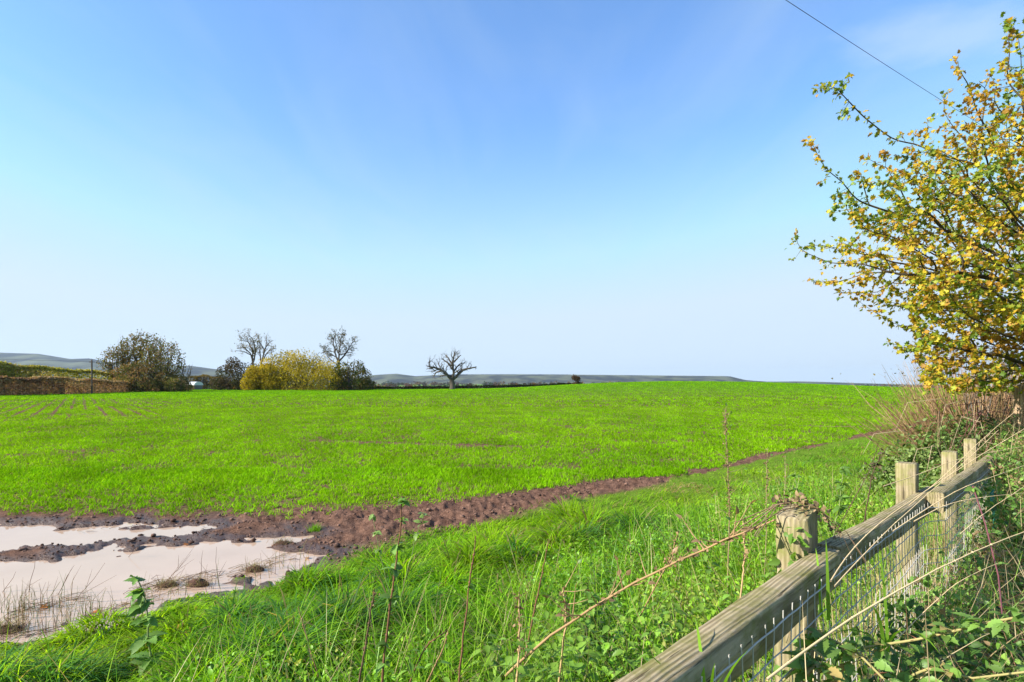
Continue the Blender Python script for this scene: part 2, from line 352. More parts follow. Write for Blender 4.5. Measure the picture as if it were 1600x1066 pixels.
def masks(x, y):
    d = np.hypot(x, y)
    s = (x - C1[0]) * NN[0] + (y - C1[1]) * NN[1]
    ds, par = seg_dist(x, y, SOIL); wv = np.interp(par, range(len(SOILW)), SOILW) * np.where(x > .8, np.clip(5.0 * fbm(x * .5, y * .5, 44, 4) - 1.5, 0.0, 1.7), .35 + 1.3 * fbm(x * .7, y * .7, 44, 3))
    sdp = puddle_field(x, y) + (fbm(x * 2.6, y * 4.2, 21, 5) - .5) * .95
    # signed side of the soil line: negative = field side
    side = np.zeros_like(x); best = np.full(x.shape, 1e9)
    for i in range(len(SOIL) - 1):
        a, b = np.array(SOIL[i]), np.array(SOIL[i + 1]); dd = b - a
        t = np.clip(((x - a[0]) * dd[0] + (y - a[1]) * dd[1]) / (dd @ dd), 0, 1)
        q = np.hypot(x - a[0] - t * dd[0], y - a[1] - t * dd[1]); m = q < best; best = np.where(m, q, best)
        side = np.where(m, np.sign(dd[0] * (y - a[1]) - dd[1] * (x - a[0])), side)
    verge_kill = (x < -3.6) & (y > 5.3)
    crop = (side > 0) * np.where(x > .8, smooth(wv * .7, wv * 1.4 + .03, ds + .05), smooth(wv * .7, wv * 1.3 + .25, ds)) * smooth(.25, .6, sdp)
    verge = (side <= 0) * (~verge_kill) * smooth(wv * .5, wv * 1.3, ds + np.where(x > .8, .04, 0)) * smooth(.02, .14, sdp) * (d < 60)
    return crop, verge, sdp, s, side, ds

# ground sheet: rings round the camera
nr = 900
rr = np.concatenate([[0.0], .6 * np.exp(np.linspace(0, math.log(16000 / .6), nr))])
a0 = np.linspace(R(90 - 56), R(90 + 52), 760); a1 = np.linspace(R(90 + 52), R(90 - 56 + 360), 60)[1:-1]
aa = np.concatenate([a0, a1]); na = len(aa)
Rg, Ag = np.meshgrid(rr, aa, indexing='ij')
GX, GY = Rg * np.cos(Ag), Rg * np.sin(Ag)
GZ = H(GX.ravel(), GY.ravel())
crop_, verge_, sdp_, s_, side_, ds_ = masks(GX.ravel(), GY.ravel())
i = np.arange(len(rr) - 1)[:, None] * na; j = np.arange(na)[None]; k = (j + 1) % na
FQ = np.stack([i + j, i + na + j, i + na + k, i + k], -1).reshape(-1, 4)
wet = smooth(.5, .05, sdp_)
cc = np.stack([crop_ * (Rg.ravel() < 400), np.clip(verge_, 0, 1), wet], -1)
m = newmat('ground_soil'); t = m.node_tree
at = N(t, 'ShaderNodeAttribute', attribute_name='Col'); sp = N(t, 'ShaderNodeSeparateColor'); L(t, at.outputs[0], sp.inputs[0])
g = N(t, 'ShaderNodeNewGeometry')
nz = N(t, 'ShaderNodeTexNoise', i_Scale=9.0, i_Detail=9.0, i_Roughness=.7); L(t, g.outputs['Position'], nz.inputs['Vector'])
so = N(t, 'ShaderNodeMixRGB', i_Color1=(.062, .032, .022, 1), i_Color2=(.22, .128, .092, 1)); mr = N(t, 'ShaderNodeMapRange', i_1=.3, i_2=.72); L(t, nz.outputs[0], mr.inputs[0]); L(t, mr.outputs[0], so.inputs[0])
wt = N(t, 'ShaderNodeMixRGB', i_Color2=(.055, .030, .022, 1)); wm = N(t, 'ShaderNodeMath', operation='MULTIPLY', i_1=.7); L(t, sp.outputs[2], wm.inputs[0]); L(t, wm.outputs[0], wt.inputs[0]); L(t, so.outputs[0], wt.inputs[1])
# verge floor: thatch and moss
n2 = N(t, 'ShaderNodeTexNoise', i_Scale=4.0, i_Detail=6.0); L(t, g.outputs['Position'], n2.inputs['Vector'])
vg = N(t, 'ShaderNodeMixRGB', i_Color1=(.07, .13, .015, 1), i_Color2=(.16, .25, .03, 1)); L(t, n2.outputs[0], vg.inputs[0])
x1 = N(t, 'ShaderNodeMixRGB'); L(t, sp.outputs[1], x1.inputs[0]); L(t, wt.outputs[0], x1.inputs[1]); L(t, vg.outputs[0], x1.inputs[2])
# crop floor: green deepens where the sown plants close over far away
n3 = N(t, 'ShaderNodeTexNoise', i_Scale=1.6, i_Detail=8.0, i_Roughness=.75); L(t, g.outputs['Position'], n3.inputs['Vector'])
cg = N(t, 'ShaderNodeMixRGB', i_Color1=(.06, .13, .012, 1), i_Color2=(.09, .24, .012, 1)); L(t, n3.outputs[0], cg.inputs[0])
ln = N(t, 'ShaderNodeVectorMath', operation='LENGTH'); L(t, g.outputs['Position'], ln.inputs[0])
fd = N(t, 'ShaderNodeMapRange', i_1=50.0, i_2=130.0); L(t, ln.outputs['Value'], fd.inputs[0])
fm = N(t, 'ShaderNodeMath', operation='MULTIPLY'); L(t, fd.outputs[0], fm.inputs[0]); L(t, sp.outputs[0], fm.inputs[1])
x2 = N(t, 'ShaderNodeMixRGB'); L(t, fm.outputs[0], x2.inputs[0]); L(t, x1.outputs[0], x2.inputs[1]); L(t, cg.outputs[0], x2.inputs[2])
# far farmland patches
vm = N(t, 'ShaderNodeMapping'); vm.inputs['Scale'].default_value = (.0045, .0022, 0); L(t, g.outputs['Position'], vm.inputs[0])
vo = N(t, 'ShaderNodeTexVoronoi', i_Scale=1.0); L(t, vm.outputs[0], vo.inputs['Vector'])
rp = N(t, 'ShaderNodeValToRGB'); L(t, vo.outputs['Color'], rp.inputs[0]); e = rp.color_ramp; e.interpolation = 'CONSTANT'
e.elements[0].color = (.10, .19, .035, 1); e.elements[1].position = .35; e.elements[1].color = (.07, .13, .03, 1)
for p_, c_ in ((.5, (.17, .14, .075, 1)), (.62, (.12, .22, .04, 1)), (.8, (.055, .06, .025, 1))): q_ = e.elements.new(p_); q_.color = c_
ff = N(t, 'ShaderNodeMapRange', i_1=300.0, i_2=330.0); L(t, ln.outputs['Value'], ff.inputs[0])
x3 = N(t, 'ShaderNodeMixRGB'); L(t, ff.outputs[0], x3.inputs[0]); L(t, x2.outputs[0], x3.inputs[1]); L(t, rp.outputs[0], x3.inputs[2])
p = N(t, 'ShaderNodeBsdfPrincipled'); L(t, x3.outputs[0], p.inputs['Base Color']); sw = N(t, 'ShaderNodeMath', operation='MULTIPLY', i_1=.35); L(t, sp.outputs[2], sw.inputs[0]); L(t, sw.outputs[0], p.inputs['Specular IOR Level'])
rm = N(t, 'ShaderNodeMapRange', i_1=0.0, i_2=1.0, i_3=.9, i_4=.38); L(t, sp.outputs[2], rm.inputs[0]); L(t, rm.outputs[0], p.inputs['Roughness'])
n4 = N(t, 'ShaderNodeTexNoise', i_Scale=28.0, i_Detail=8.0, i_Roughness=.7); L(t, g.outputs['Position'], n4.inputs['Vector'])
bp = N(t, 'ShaderNodeBump', i_Strength=.9, i_Distance=.035); L(t, n4.outputs[0], bp.inputs['Height']); L(t, bp.outputs[0], p.inputs['Normal'])
o = N(t, 'ShaderNodeOutputMaterial'); L(t, p.outputs[0], o.inputs[0])
GV = np.stack([GX.ravel(), GY.ravel(), GZ], -1)
tag(build('ground', [(GV, FQ, cc)], m, smooth_=True), 'field soil and grass verge floor reaching to the horizon', 'ground', kind='structure')
del GV, FQ, cc

# far hills
ang = np.linspace(-1.3, 1.15, 500); rs = np.linspace(0, 1, 40)
A2, T2 = np.meshgrid(ang, rs, indexing='ij')
Yh = 5200 + T2 * 5200; Xh = A2 * Yh
top = CAMZ + (HY - hills_prof(A2)) / F * 8200
shape = np.where(T2 < .58, smooth(-.05, .58, T2), 1 - .6 * smooth(.58, 1, T2))
rough_ = (fbm(Xh / 700, Yh / 700, 5, 5) - .5)
Zh = -60 + (top * (Yh / 8200) + 60) * shape + rough_ * 60 * np.sin(np.pi * np.clip(T2 / .58, 0, 1)) * np.clip((top + 10) / 60, .1, 1.2)
hv = np.stack([Xh, Yh, Zh], -1).reshape(-1, 3)
i = np.arange(499)[:, None] * 40; j = np.arange(39)[None]
hf = np.stack([i + j, i + 40 + j, i + 41 + j, i + j + 1], -1).reshape(-1, 4)
m = newmat('far_hill_cover'); t = m.node_tree; g = N(t, 'ShaderNodeNewGeometry')
vm = N(t, 'ShaderNodeMapping'); vm.inputs['Scale'].default_value = (.0035, .0016, 0); L(t, g.outputs['Position'], vm.inputs[0])
nz = N(t, 'ShaderNodeTexNoise', i_Scale=1.0, i_Detail=6.0, i_Roughness=.6); L(t, vm.outputs[0], nz.inputs['Vector'])
rp = N(t, 'ShaderNodeValToRGB'); L(t, nz.outputs[0], rp.inputs[0]); e = rp.color_ramp
e.elements[0].position = .42; e.elements[0].color = (.014, .017, .018, 1); e.elements[1].position = .60; e.elements[1].color = (.10, .11, .06, 1)
p = N(t, 'ShaderNodeBsdfPrincipled', i_Roughness=1.0); L(t, rp.outputs[0], p.inputs['Base Color']); p.inputs['Specular IOR Level'].default_value = 0
o = N(t, 'ShaderNodeOutputMaterial'); L(t, p.outputs[0], o.inputs[0])
tag(build('hills', [(hv, hf, None)], m, smooth_=True), 'long line of blue grey hills along the horizon', 'hills', kind='structure')

# puddle
m = newmat('muddy_water'); t = m.node_tree
g = N(t, 'ShaderNodeNewGeometry'); nz = N(t, 'ShaderNodeTexNoise', i_Scale=1.2, i_Detail=3.0); L(t, g.outputs['Position'], nz.inputs['Vector'])
mx = N(t, 'ShaderNodeMixRGB', i_Color1=(.37, .255, .18, 1), i_Color2=(.52, .375, .275, 1)); L(t, nz.outputs[0], mx.inputs[0])
p = N(t, 'ShaderNodeBsdfPrincipled', i_Roughness=.04, i_IOR=1.33); p.inputs['Specular IOR Level'].default_value = .9; L(t, mx.outputs[0], p.inputs['Base Color'])
n2 = N(t, 'ShaderNodeTexNoise', i_Scale=7.0, i_Detail=2.0); L(t, g.outputs['Position'], n2.inputs['Vector'])
bp = N(t, 'ShaderNodeBump', i_Strength=.10, i_Distance=.01); L(t, n2.outputs[0], bp.inputs['Height']); L(t, bp.outputs[0], p.inputs['Normal'])
o = N(t, 'ShaderNodeOutputMaterial'); L(t, p.outputs[0], o.inputs[0])
xs = np.linspace(-10.5, -1.2, 60); ys = np.linspace(3.1, 8.1, 40); XX, YY = np.meshgrid(xs, ys, indexing='ij')
i = np.arange(59)[:, None] * 40; j = np.arange(39)[None]
qf = np.stack([i + j, i + 40 + j, i + 41 + j, i + j + 1], -1).reshape(-1, 4)
cen = np.stack([XX.ravel(), YY.ravel()], -1)[qf].mean(1)
keep = puddle_field(cen[:, 0], cen[:, 1]) < .75
tag(build('puddle', [(np.stack([XX.ravel(), YY.ravel(), np.full(XX.size, ZW)], -1), qf[keep], None)], m), 'wide pinkish brown muddy puddle flooding the field corner', 'puddle', kind='structure')

# ------------------------------------------------------------------ crop, verge grass, clods
def wedge(n, d0, d1, expo, lo=-1.0, hi=.86):
    """points ahead of the camera; density per area falls as d**-expo"""
    u = rng.random(n); e = 2 - expo
    d = (d0 ** e + u * (d1 ** e - d0 ** e)) ** (1 / e)
    r = rng.uniform(lo, hi, n); return r * d, d
def crop_field():
    ch = []
    for (n, d0, d1, ex, seg, nb, lng, wid, lo, hi) in ((40000, 5.5, 12, 0.0, 3, 5, .10, .0075, -.95, .3), (170000, 12, 45, 1.5, 2, 4, .10, .011, -.95, .85), (190000, 45, 235, 1.6, 2, 3, .13, .05, -.95, .85)):
        x, y = wedge(n, d0, d1, ex, lo, hi)
        if d0 < 40:                        # drilled rows along the headland
            q = (x * NN[0] + y * NN[1]); q2 = np.round(q / .14) * .14 + rng.normal(0, .022, n) - q
            x, y = x + NN[0] * q2, y + NN[1] * q2
        c, v, sdp, s, side, ds = masks(x, y)
        c = c * (d0 > 100) + c * (d0 <= 100)
        pres = c * np.where(fbm(x * .9, y * .9, 61, 4) > .37, 1, .5 + .3 * smooth(12, 45, y))
        pres = pres * (.42 + .58 * smooth(7.5, 14, y) if d0 < 10 else 1) * np.where(x > .8, 1, smooth(-.1, .5, ds - .2 + (fbm(x * 2, y * 2, 8) - .5)))
        # main drilling direction and its gaps, seen end-on at the left
        e = x * .8 + y * .6
        reg = smooth(-.50, -.66, x / y) * smooth(24, 36, y) * smooth(100, 80, y)
        fr = np.abs((e / .82 + .2 * fbm(x * .05, y * .05, 78, 2)) % 1 - .5)
        pres = pres * (1 - .98 * reg * (fr < .135) * (fbm(e * .9, y * .08, 77, 3) > .40))
        # tramlines crossing the middle of the field
        s2 = (x * .95 - y * .02 * 0 + y * .62) * 0 + (x * .25 + y) + 1.5 * (fbm(x / 20, y / 20, 91, 2) - .5)
        tr_ = np.abs((s2 / 11.0) % 1 - .5) < .030
        pres = pres * (1 - .72 * tr_ * (fbm(x * .12, y * .12, 79, 3) > .45) * (y > 16))
        k = rng.random(n) < pres
        k &= (np.hypot((x + 3) , 0) > -1)
        x, y = x[k], y[k]; n2 = len(x)
        if n2 == 0: continue
        x = np.repeat(x, nb); y = np.repeat(y, nb); N_ = len(x); d = y
        sc = np.clip(d / d0, 1, 8) ** (.8 if d0 > 40 else .6)
        x = x + rng.normal(0, .016, N_) * sc; y = y + rng.normal(0, .016, N_) * sc
        z = H(x, y) - .008
        big = .75 + .5 * fbm(x * .8, y * .8, 13, 3)
        ln_ = lng * rng.uniform(.6, 1.25, N_) * big
        wd_ = wid * rng.uniform(.7, 1.2, N_) * sc
        hue = np.clip(fbm(x * .35, y * .35, 15, 3) + rng.normal(0, .12, N_), 0, 1)[:, None]
        col = np.array([.175, .42, .008]) * (1 - hue) + np.array([.29, .57, .010]) * hue
        col *= rng.uniform(.5, 1.25, (N_, 1)) * (.72 + .56 * fbm(x * 2.2 / sc, y * 1.1 / sc, 18, 3))[:, None]
        yel = rng.random(N_) < .02; col[yel] = (.34, .30, .10)
        az = rng.uniform(0, 2 * np.pi, N_) * .75 + rng.choice([0, .3], N_)
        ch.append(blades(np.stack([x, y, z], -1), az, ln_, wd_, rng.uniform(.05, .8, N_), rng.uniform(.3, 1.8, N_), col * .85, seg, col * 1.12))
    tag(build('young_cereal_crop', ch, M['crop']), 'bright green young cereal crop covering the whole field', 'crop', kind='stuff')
crop_field()

def verge_grass():
    ch = []
    # tussock centres
    nt_ = 520; tx, ty = wedge(nt_, 2.2, 26, 1.0, -1.0, .95)
    for (n, d0, d1, ex, wid) in ((230000, 1.6, 7.5, .6, .0048), (230000, 7.5, 45, 1.3, .0085)):
        x, y = wedge(n, d0, d1, ex, -1.02, .98)
        c, v, sdp, s, side, ds = masks(x, y)
        cl = fbm(x * 1.7, y * 1.7, 101, 3)
        k = (rng.random(n) < v * (.55 + .9 * smooth(.3, .6, cl))) & (s < -.04 * 1)
        x, y, s, sdp, ds = x[k], y[k], s[k], sdp[k], ds[k]; n2 = len(x)
        # nearest tussock
        bi = np.zeros(n2, int); bd = np.full(n2, 1e9)
        for q in range(nt_):
            dd = (x - tx[q]) ** 2 + (y - ty[q]) ** 2; mm = dd < bd; bd[mm] = dd[mm]; bi[mm] = q
        bd = np.sqrt(bd); tus = smooth(.45, .05, bd) * (hash2(bi, bi * 3, 5) > .35)
        h = .10 + .08 * fbm(x * .9, y * .9, 111, 3) + .13 * tus
        h *= .30 + .70 * smooth(.0, 1.5, np.minimum(ds - .2, sdp)); 
        z = H(x, y) - .01 + .10 * tus * smooth(.3, 0, bd)
        h = h * (.6 + .8 * fbm(x * 3.1, y * 3.1, 151, 2)); dirx, diry = x - tx[bi], y - ty[bi]
        az = np.where(rng.random(n2) < .35 + .5 * tus, np.arctan2(diry, dirx) + rng.normal(0, .5, n2), rng.normal(-.25, 1.1, n2))
        hue = np.clip(fbm(x * .6, y * .6, 121, 3) * 1.6 - .3 + rng.normal(0, .1, n2), 0, 1)[:, None]
        col = np.array([.15, .38, .018]) * (1 - hue) + np.array([.34, .56, .014]) * hue
        col = col * (rng.uniform(.5, 1.2, n2) * (.62 + .72 * fbm(x * 2.4, y * 2.4, 141, 3)))[:, None]
        blue = (tus > .5) & (hash2(bi, bi * 7, 9) > .62) & (rng.random(n2) < .6); col[blue] = np.array([.09, .23, .05]) * rng.uniform(.8, 1.3, (blue.sum(), 1))
        dry = rng.random(n2) < .07 + .12 * (fbm(x * 1.1, y * 1.1, 131, 2) > .62); col[dry] = np.array([.33, .26, .11]) * rng.uniform(.6, 1.1, (dry.sum(), 1))
        # pale dead patch near (1060,765)
        px_, py_ = 2.75, 9.6; dp = np.hypot(x - px_, (y - py_) / 1.0) < .55; dq = dp & (rng.random(n2) < .75); col[dq] = (.42, .30, .16)
        sc = np.clip(y / d0, 1, 6) ** .6
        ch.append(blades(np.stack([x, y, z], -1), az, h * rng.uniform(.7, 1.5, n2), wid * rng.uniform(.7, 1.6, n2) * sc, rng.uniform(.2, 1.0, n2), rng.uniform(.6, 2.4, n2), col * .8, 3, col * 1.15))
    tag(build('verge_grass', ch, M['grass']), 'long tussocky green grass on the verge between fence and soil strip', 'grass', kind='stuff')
verge_grass()

# rough lump template
ph = (1 + 5 ** .5) / 2
ICO = norm(np.array([[-1, ph, 0], [1, ph, 0], [-1, -ph, 0], [1, -ph, 0], [0, -1, ph], [0, 1, ph], [0, -1, -ph], [0, 1, -ph], [ph, 0, -1], [ph, 0, 1], [-ph, 0, -1], [-ph, 0, 1]], float))
ICF = np.array([[0, 11, 5], [0, 5, 1], [0, 1, 7], [0, 7, 10], [0, 10, 11], [1, 5, 9], [5, 11, 4], [11, 10, 2], [10, 7, 6], [7, 1, 8], [3, 9, 4], [3, 4, 2], [3, 2, 6], [3, 6, 8], [3, 8, 9], [4, 9, 5], [2, 4, 11], [6, 2, 10], [8, 6, 7], [9, 8, 1]])
def clods():
    x, y = wedge(120000, 5.4, 30, 1.0, -1.0, .8)
    c, v, sdp, s, side, ds = masks(x, y)
    wv = 1.0
    k = (c < .35) & (v < .35) & (sdp > -.02) & (rng.random(len(x)) < np.where(sdp < .5, .55, .35))
    k |= (c > .5) & (rng.random(len(x)) < .10) & (y < 16)
    k |= (np.abs(sdp + .06) < .06) & (rng.random(len(x)) < .08)
    x, y, sdp = x[k], y[k], sdp[k]; n = len(x)
    sc = np.exp(rng.normal(-4.7, .55, n)); sc = np.clip(sc, .004, .04)
    z = np.maximum(H(x, y), ZW - .01) + sc * .2
    org = np.stack([x, y, z], -1); jit = 1 + rng.uniform(-.3, .3, (n, 12, 1))
    sq = rng.uniform(.45, .8, n)
    V = org[:, None] + ICO[None] * jit * sc[:, None, None] * np.stack([np.ones(n), np.ones(n), sq], -1)[:, None]
    Fc = (ICF[None] + (np.arange(n) * 12)[:, None, None]).reshape(-1, 3)
    dark = smooth(.35, .0, sdp)[:, None]
    col = np.array([.19, .11, .08]) * (1 - dark) + np.array([.09, .05, .036]) * dark
    col = col * rng.uniform(.7, 1.25, (n, 1))
    m = mat_bark('clod_soil', (.75, .75, .75), (1, 1, 1), scale=40, usecol=True, bump=.6, rough=.95)
    tag(build('soil_clods', [(V.reshape(-1, 3), Fc, np.repeat(col, 12, 0))], m, smooth_=False), 'reddish brown clods of loose soil along the field edge', 'soil clods', kind='stuff')
clods()

# ------------------------------------------------------------------ fence
def D3(al, off, z): q = C1 + U * al + NN * off; return np.array([q[0], q[1], z])
UX = np.array([U[0], U[1], 0]); NX = np.array([NN[0], NN[1], 0]); ZX = np.array([0, 0, 1.])
fence = empty('fence', D3(0, 0, 0), 'weathered timber rail fence with square posts and wire mesh beside the verge', 'fence')
def gz(p): return float(H(np.array([p[0]]), np.array([p[1]]))[0])
def local(name, chunks, mat, org, rz, parent):
    """object whose local X runs along rz"""
    c, s = math.cos(rz), math.sin(rz); Rm = np.array([[c, -s, 0], [s, c, 0], [0, 0, 1]])
    ch = [((v - org) @ Rm, f, cl) for v, f, cl in chunks]
    o = build(name, ch, mat); o.location = [float(q) for q in (np.asarray(org) - np.asarray(parent.location if parent else (0, 0, 0)))]; o.rotation_euler = (0, 0, rz); o.parent = parent
    return o
RZ = math.atan2(U[1], U[0])
PAL = [(0, 1.315), (1.73, 1.29), (3.31, 1.215), (4.62, 1.215)]
def solid(c, hx, hy, z0, z1, ang=RZ, bump=.004, nseg=10, bev=.006, crown=0.0):
    """upright squared timber with slightly uneven sides"""
    prof = [(-hx + bev, -hy), (hx - bev, -hy), (hx, -hy + bev), (hx, hy - bev), (hx - bev, hy), (-hx + bev, hy), (-hx, hy - bev), (-hx, -hy + bev)]
    zs = list(np.linspace(z0, z1 - bev, nseg)) + [z1]; V = []; ca, sa = math.cos(ang), math.sin(ang)
    for kz, zq in enumerate(zs):
        sh = bev if kz == len(zs) - 1 else 0
        for (a, b) in prof:
            a2 = a * (1 - sh / hx) + rng.normal(0, bump * .3); b2 = b * (1 - sh / hy) + rng.normal(0, bump * .3)
            V.append((c[0] + a2 * ca - b2 * sa, c[1] + a2 * sa + b2 * ca, zq + crown * a))
    V = np.array(V); n = 8; F4 = []
    for kz in range(len(zs) - 1):
        for q in range(n): F4.append([kz * n + q, kz * n + (q + 1) % n, (kz + 1) * n + (q + 1) % n, (kz + 1) * n + q])
    base = (len(zs) - 1) * n
    return [(V, np.array(F4), None), (V, np.array([[base + q for q in range(n)]]), None)]
for k, (al, zt) in enumerate(PAL):
    c = D3(al, 0, 0); zg = gz(c) - .15
    o = local('post', solid(c, .049 if k == 0 else .045, .047 if k == 0 else .045, zg, zt, crown=[.22, 0, .05, 0][k], bump=[.013, .005, .005, .005][k], nseg=[22, 10, 10, 10][k]), M['post'], (c[0], c[1], 0), RZ, fence)
    o['label'] = ['squat mossy post tangled with dead stems', 'clean pale square post', 'short pale post in the distance', 'farthest small post'][k]
def rail(al0, al1, off, z0, z1, h, t, lab, lift=0):
    n = 26; prof = [(-t / 2 + .005, -h / 2), (t / 2 - .005, -h / 2), (t / 2, -h / 2 + .006), (t / 2, h / 2 - .006), (t / 2 - .006, h / 2), (-t / 2 + .006, h / 2), (-t / 2, h / 2 - .006), (-t / 2, -h / 2 + .006)]
    V = []
    ph_ = rng.random(3) * 6
    for a in np.linspace(0, 1, n):
        al = al0 + (al1 - al0) * a; z = z0 + (z1 - z0) * a - .010 * math.sin(a * np.pi)
        for b, c in prof:
            wob = .004 * math.sin(a * 17 + ph_[0]) + .003 * math.sin(a * 41 + ph_[1]); V.append(D3(al, off + b + wob * (c > 0) + rng.normal(0, .0008), z - h / 2 + c + wob * .4))
    V = np.array(V); F4 = [[i * 8 + q, (i + 1) * 8 + q, (i + 1) * 8 + (q + 1) % 8, i * 8 + (q + 1) % 8] for i in range(n - 1) for q in range(8)]
    ch = [(V, np.array(F4)[:, ::-1], None), (V, np.array([[q for q in range(8)][::-1], [(n - 1) * 8 + q for q in range(8)]]), None)]
    o = local('rail', ch, M['rail'], D3(al0, off, 0), RZ, fence); o['label'] = lab; return o
rail(-1.9, .055, .074, 1.225, 1.208, .100, .072, 'mossy near rail')
rail(.062, 1.98, .070, 1.214, 1.140, .098, .068, 'middle rail dipping away from camera')
rail(1.56, 5.2, .140, 1.178, 1.075, .098, .068, 'far rail lapped in front of the middle one')
# nails at the joint
nl = []
for (al, z) in ((.03, 1.18), (.028, 1.15), (.085, 1.175), (.088, 1.148)): nl.append(tube([D3(al, .10, z), D3(al, .1085, z), D3(al, .109, z)], [.004, .004, .0005], 7))
for q_ in nl: local('nail', [q_], M['steel'], D3(0, .1, 1.1), RZ, fence)
# stock mesh hung on the garden side
msh = []
def mesh_pt(al, z):
    bulge = .03 * math.sin(al * 2.1 + 1) * max(0, 1.15 - z) + .02 * max(0, 1.05 - z) + .012 * math.sin(al * 7 + z * 9) * max(0, 1.12 - z)
    base = .124 + (.062 if al > 1.55 else .062 * smooth(1.4, 1.55, al))
    return D3(al, float(base + bulge), z)
def topz(al): return 1.165 - .030 * max(0, al)
hz_ = [0, .065, .13, .195, .26, .325, .39, .455, .52, .60, .68, .76, .84, .92]
for h_ in hz_:
    als = np.arange(-1.9, 4.2, .05)
    msh.append(tube([mesh_pt(a, topz(a) - h_ + .0015 * math.sin(a * 37 + h_ * 50)) for a in als], .0017 if h_ > 0 else .0021, 5))
for a in np.arange(-1.88, 4.2, .058):
    a_ = a + rng.normal(0, .003)
    msh.append(tube([mesh_pt(a_ + .006 * math.sin(z * 30 + a * 9), topz(a) - z + .002) for z in np.arange(-.022, .95, .0325)], .0015, 4))
local('wire_mesh', msh, M['steel'], D3(0, .12, 0), RZ, fence)

# taller gate post and shed at the far right
c = P(1598, 0, 6.4); c[2] = 0
gpst = empty('gate_post', (c[0], c[1], gz(c)), 'tall reddish brown square post at the right edge beyond the bramble bank', 'post')
zg = gz(c); ch = solid((c[0], c[1]), .07, .07, zg - .2, 1.69, ang=R(38), bump=.006, crown=.05)
o = build('shaft', [((v - np.array([c[0], c[1], zg])), f, cl) for v, f, cl in ch], M['gatepost'], gpst)
M['roof'] = mat_plain('shed_roof', (.20, .21, .23), rough=.5, nscale=3.0); M['boards'] = mat_bark('shed_boards', (.10, .09, .08), (.17, .15, .13), scale=5)
sx, sy = 15.6, 16.0; sz = float(H(np.array([sx]), np.array([sy]))[0])
shed = empty('shed', (sx, sy, sz), 'low grey roofed shed behind the twiggy shrub at the right edge', 'shed')
build('walls', box((0, 0, .75), 1.9, 1.5, .78, bev=.01), M['boards'], shed)
rv = np.array([[-2.2, -1.8, 1.54], [2.2, -1.8, 1.54], [2.2, 1.8, 1.54], [-2.2, 1.8, 1.54], [-2.2, -1.8, 1.60], [2.2, -1.8, 1.60], [2.2, 1.8, 1.60], [-2.2, 1.8, 1.60], [-2.2, 0, 2.2], [2.2, 0, 2.2]], float)
build('roof', [(rv, np.array([[0, 3, 2, 1], [0, 1, 5, 4], [2, 3, 7, 6], [4, 5, 9, 8], [6, 7, 8, 9]]), None), (rv, np.array([[0, 4, 8, 7, 3], [1, 2, 6, 9, 5]]), None)], M['roof'], shed)
build('door', box((-1.93, 0, .7), .03, .42, .68, bev=.006), M['bark'], shed)

# ------------------------------------------------------------------ leaf templates
def leaf_t(outline, fold=.25, droop=.2):
    """outline: right half as (x, y) from base to tip; returns folded, drooping leaf"""
    ys = [q[1] for q in outline]; mid = [(0, y) for x, y in outline]; V = []; Fq = []
    for (x, y) in outline: V += [(-x, y, x * fold - droop * y * y), (0, y, -droop * y * y), (x, y, x * fold - droop * y * y)]
    for k in range(len(outline) - 1):
        a = 3 * k; Fq += [[a, a + 1, a + 4], [a, a + 4, a + 3], [a + 1, a + 2, a + 5], [a + 1, a + 5, a + 4]]
    return np.array(V, float), np.array(Fq)
OVATE = leaf_t([(.01, 0), (.26, .16), (.21, .24), (.33, .32), (.24, .42), (.29, .5), (.18, .62), (.2, .7), (.08, .84), (.0, 1.0)], .3, .25)
SIMPLE = leaf_t([(.02, 0), (.3, .3), (.26, .62), (0, 1)], .3, .25)
MAPLE = leaf_t([(.02, 0), (.34, -.05), (.24, .14), (.55, .34), (.27, .42), (.30, .72), (.12, .66), (0, 1.0)], .3, .3)
BLOB = leaf_t([(.04, 0), (.45, .2), (.5, .6), (.0, 1)], .25, .2)
TRI = (np.array([[-.4, 0, 0], [.4, 0, .1], [.1, 1, 0], [-.35, .7, .15]], float), np.array([[0, 1, 2], [0, 2, 3]]))

# ------------------------------------------------------------------ space colonisation trees
def colonize(att, start, D, di, dk, trop=(0, 0, 0), jit=.25, iters=400, seedr=None):
    g = np.random.default_rng(seedr or 1)
    pos = [np.array(q, float) for q in start]; par = [-1] + list(range(len(start) - 1))
    P_ = np.array(pos); d2 = ((att[:, None] - P_[None]) ** 2).sum(-1); nn = d2.argmin(1); nd = np.sqrt(d2.min(1)); alive = np.ones(len(att), bool)
    trop = np.array(trop, float)
    for it in range(iters):
        act = alive & (nd < di)
        if not act.any():
            if not alive.any(): break
            act = alive & (nd <= np.min(nd[alive]) * 1.02)
        idx = nn[act]; dv = norm(att[act] - np.array(pos)[idx]); u, inv = np.unique(idx, return_inverse=True)
        sm = np.zeros((len(u), 3)); np.add.at(sm, inv, dv)
        dirn = norm(norm(sm) + trop + g.normal(0, jit, sm.shape)); new = np.array(pos)[u] + dirn * D
        base = len(pos); pos += list(new); par += list(u)
        dd = np.sqrt(((att[:, None] - new[None]) ** 2).sum(-1)); mm = dd.min(1); am = dd.argmin(1) + base
        b = mm < nd; nd[b] = mm[b]; nn[b] = am[b]; alive &= nd > dk
        if len(pos) > 22000: break
    return np.array(pos), np.array(par)
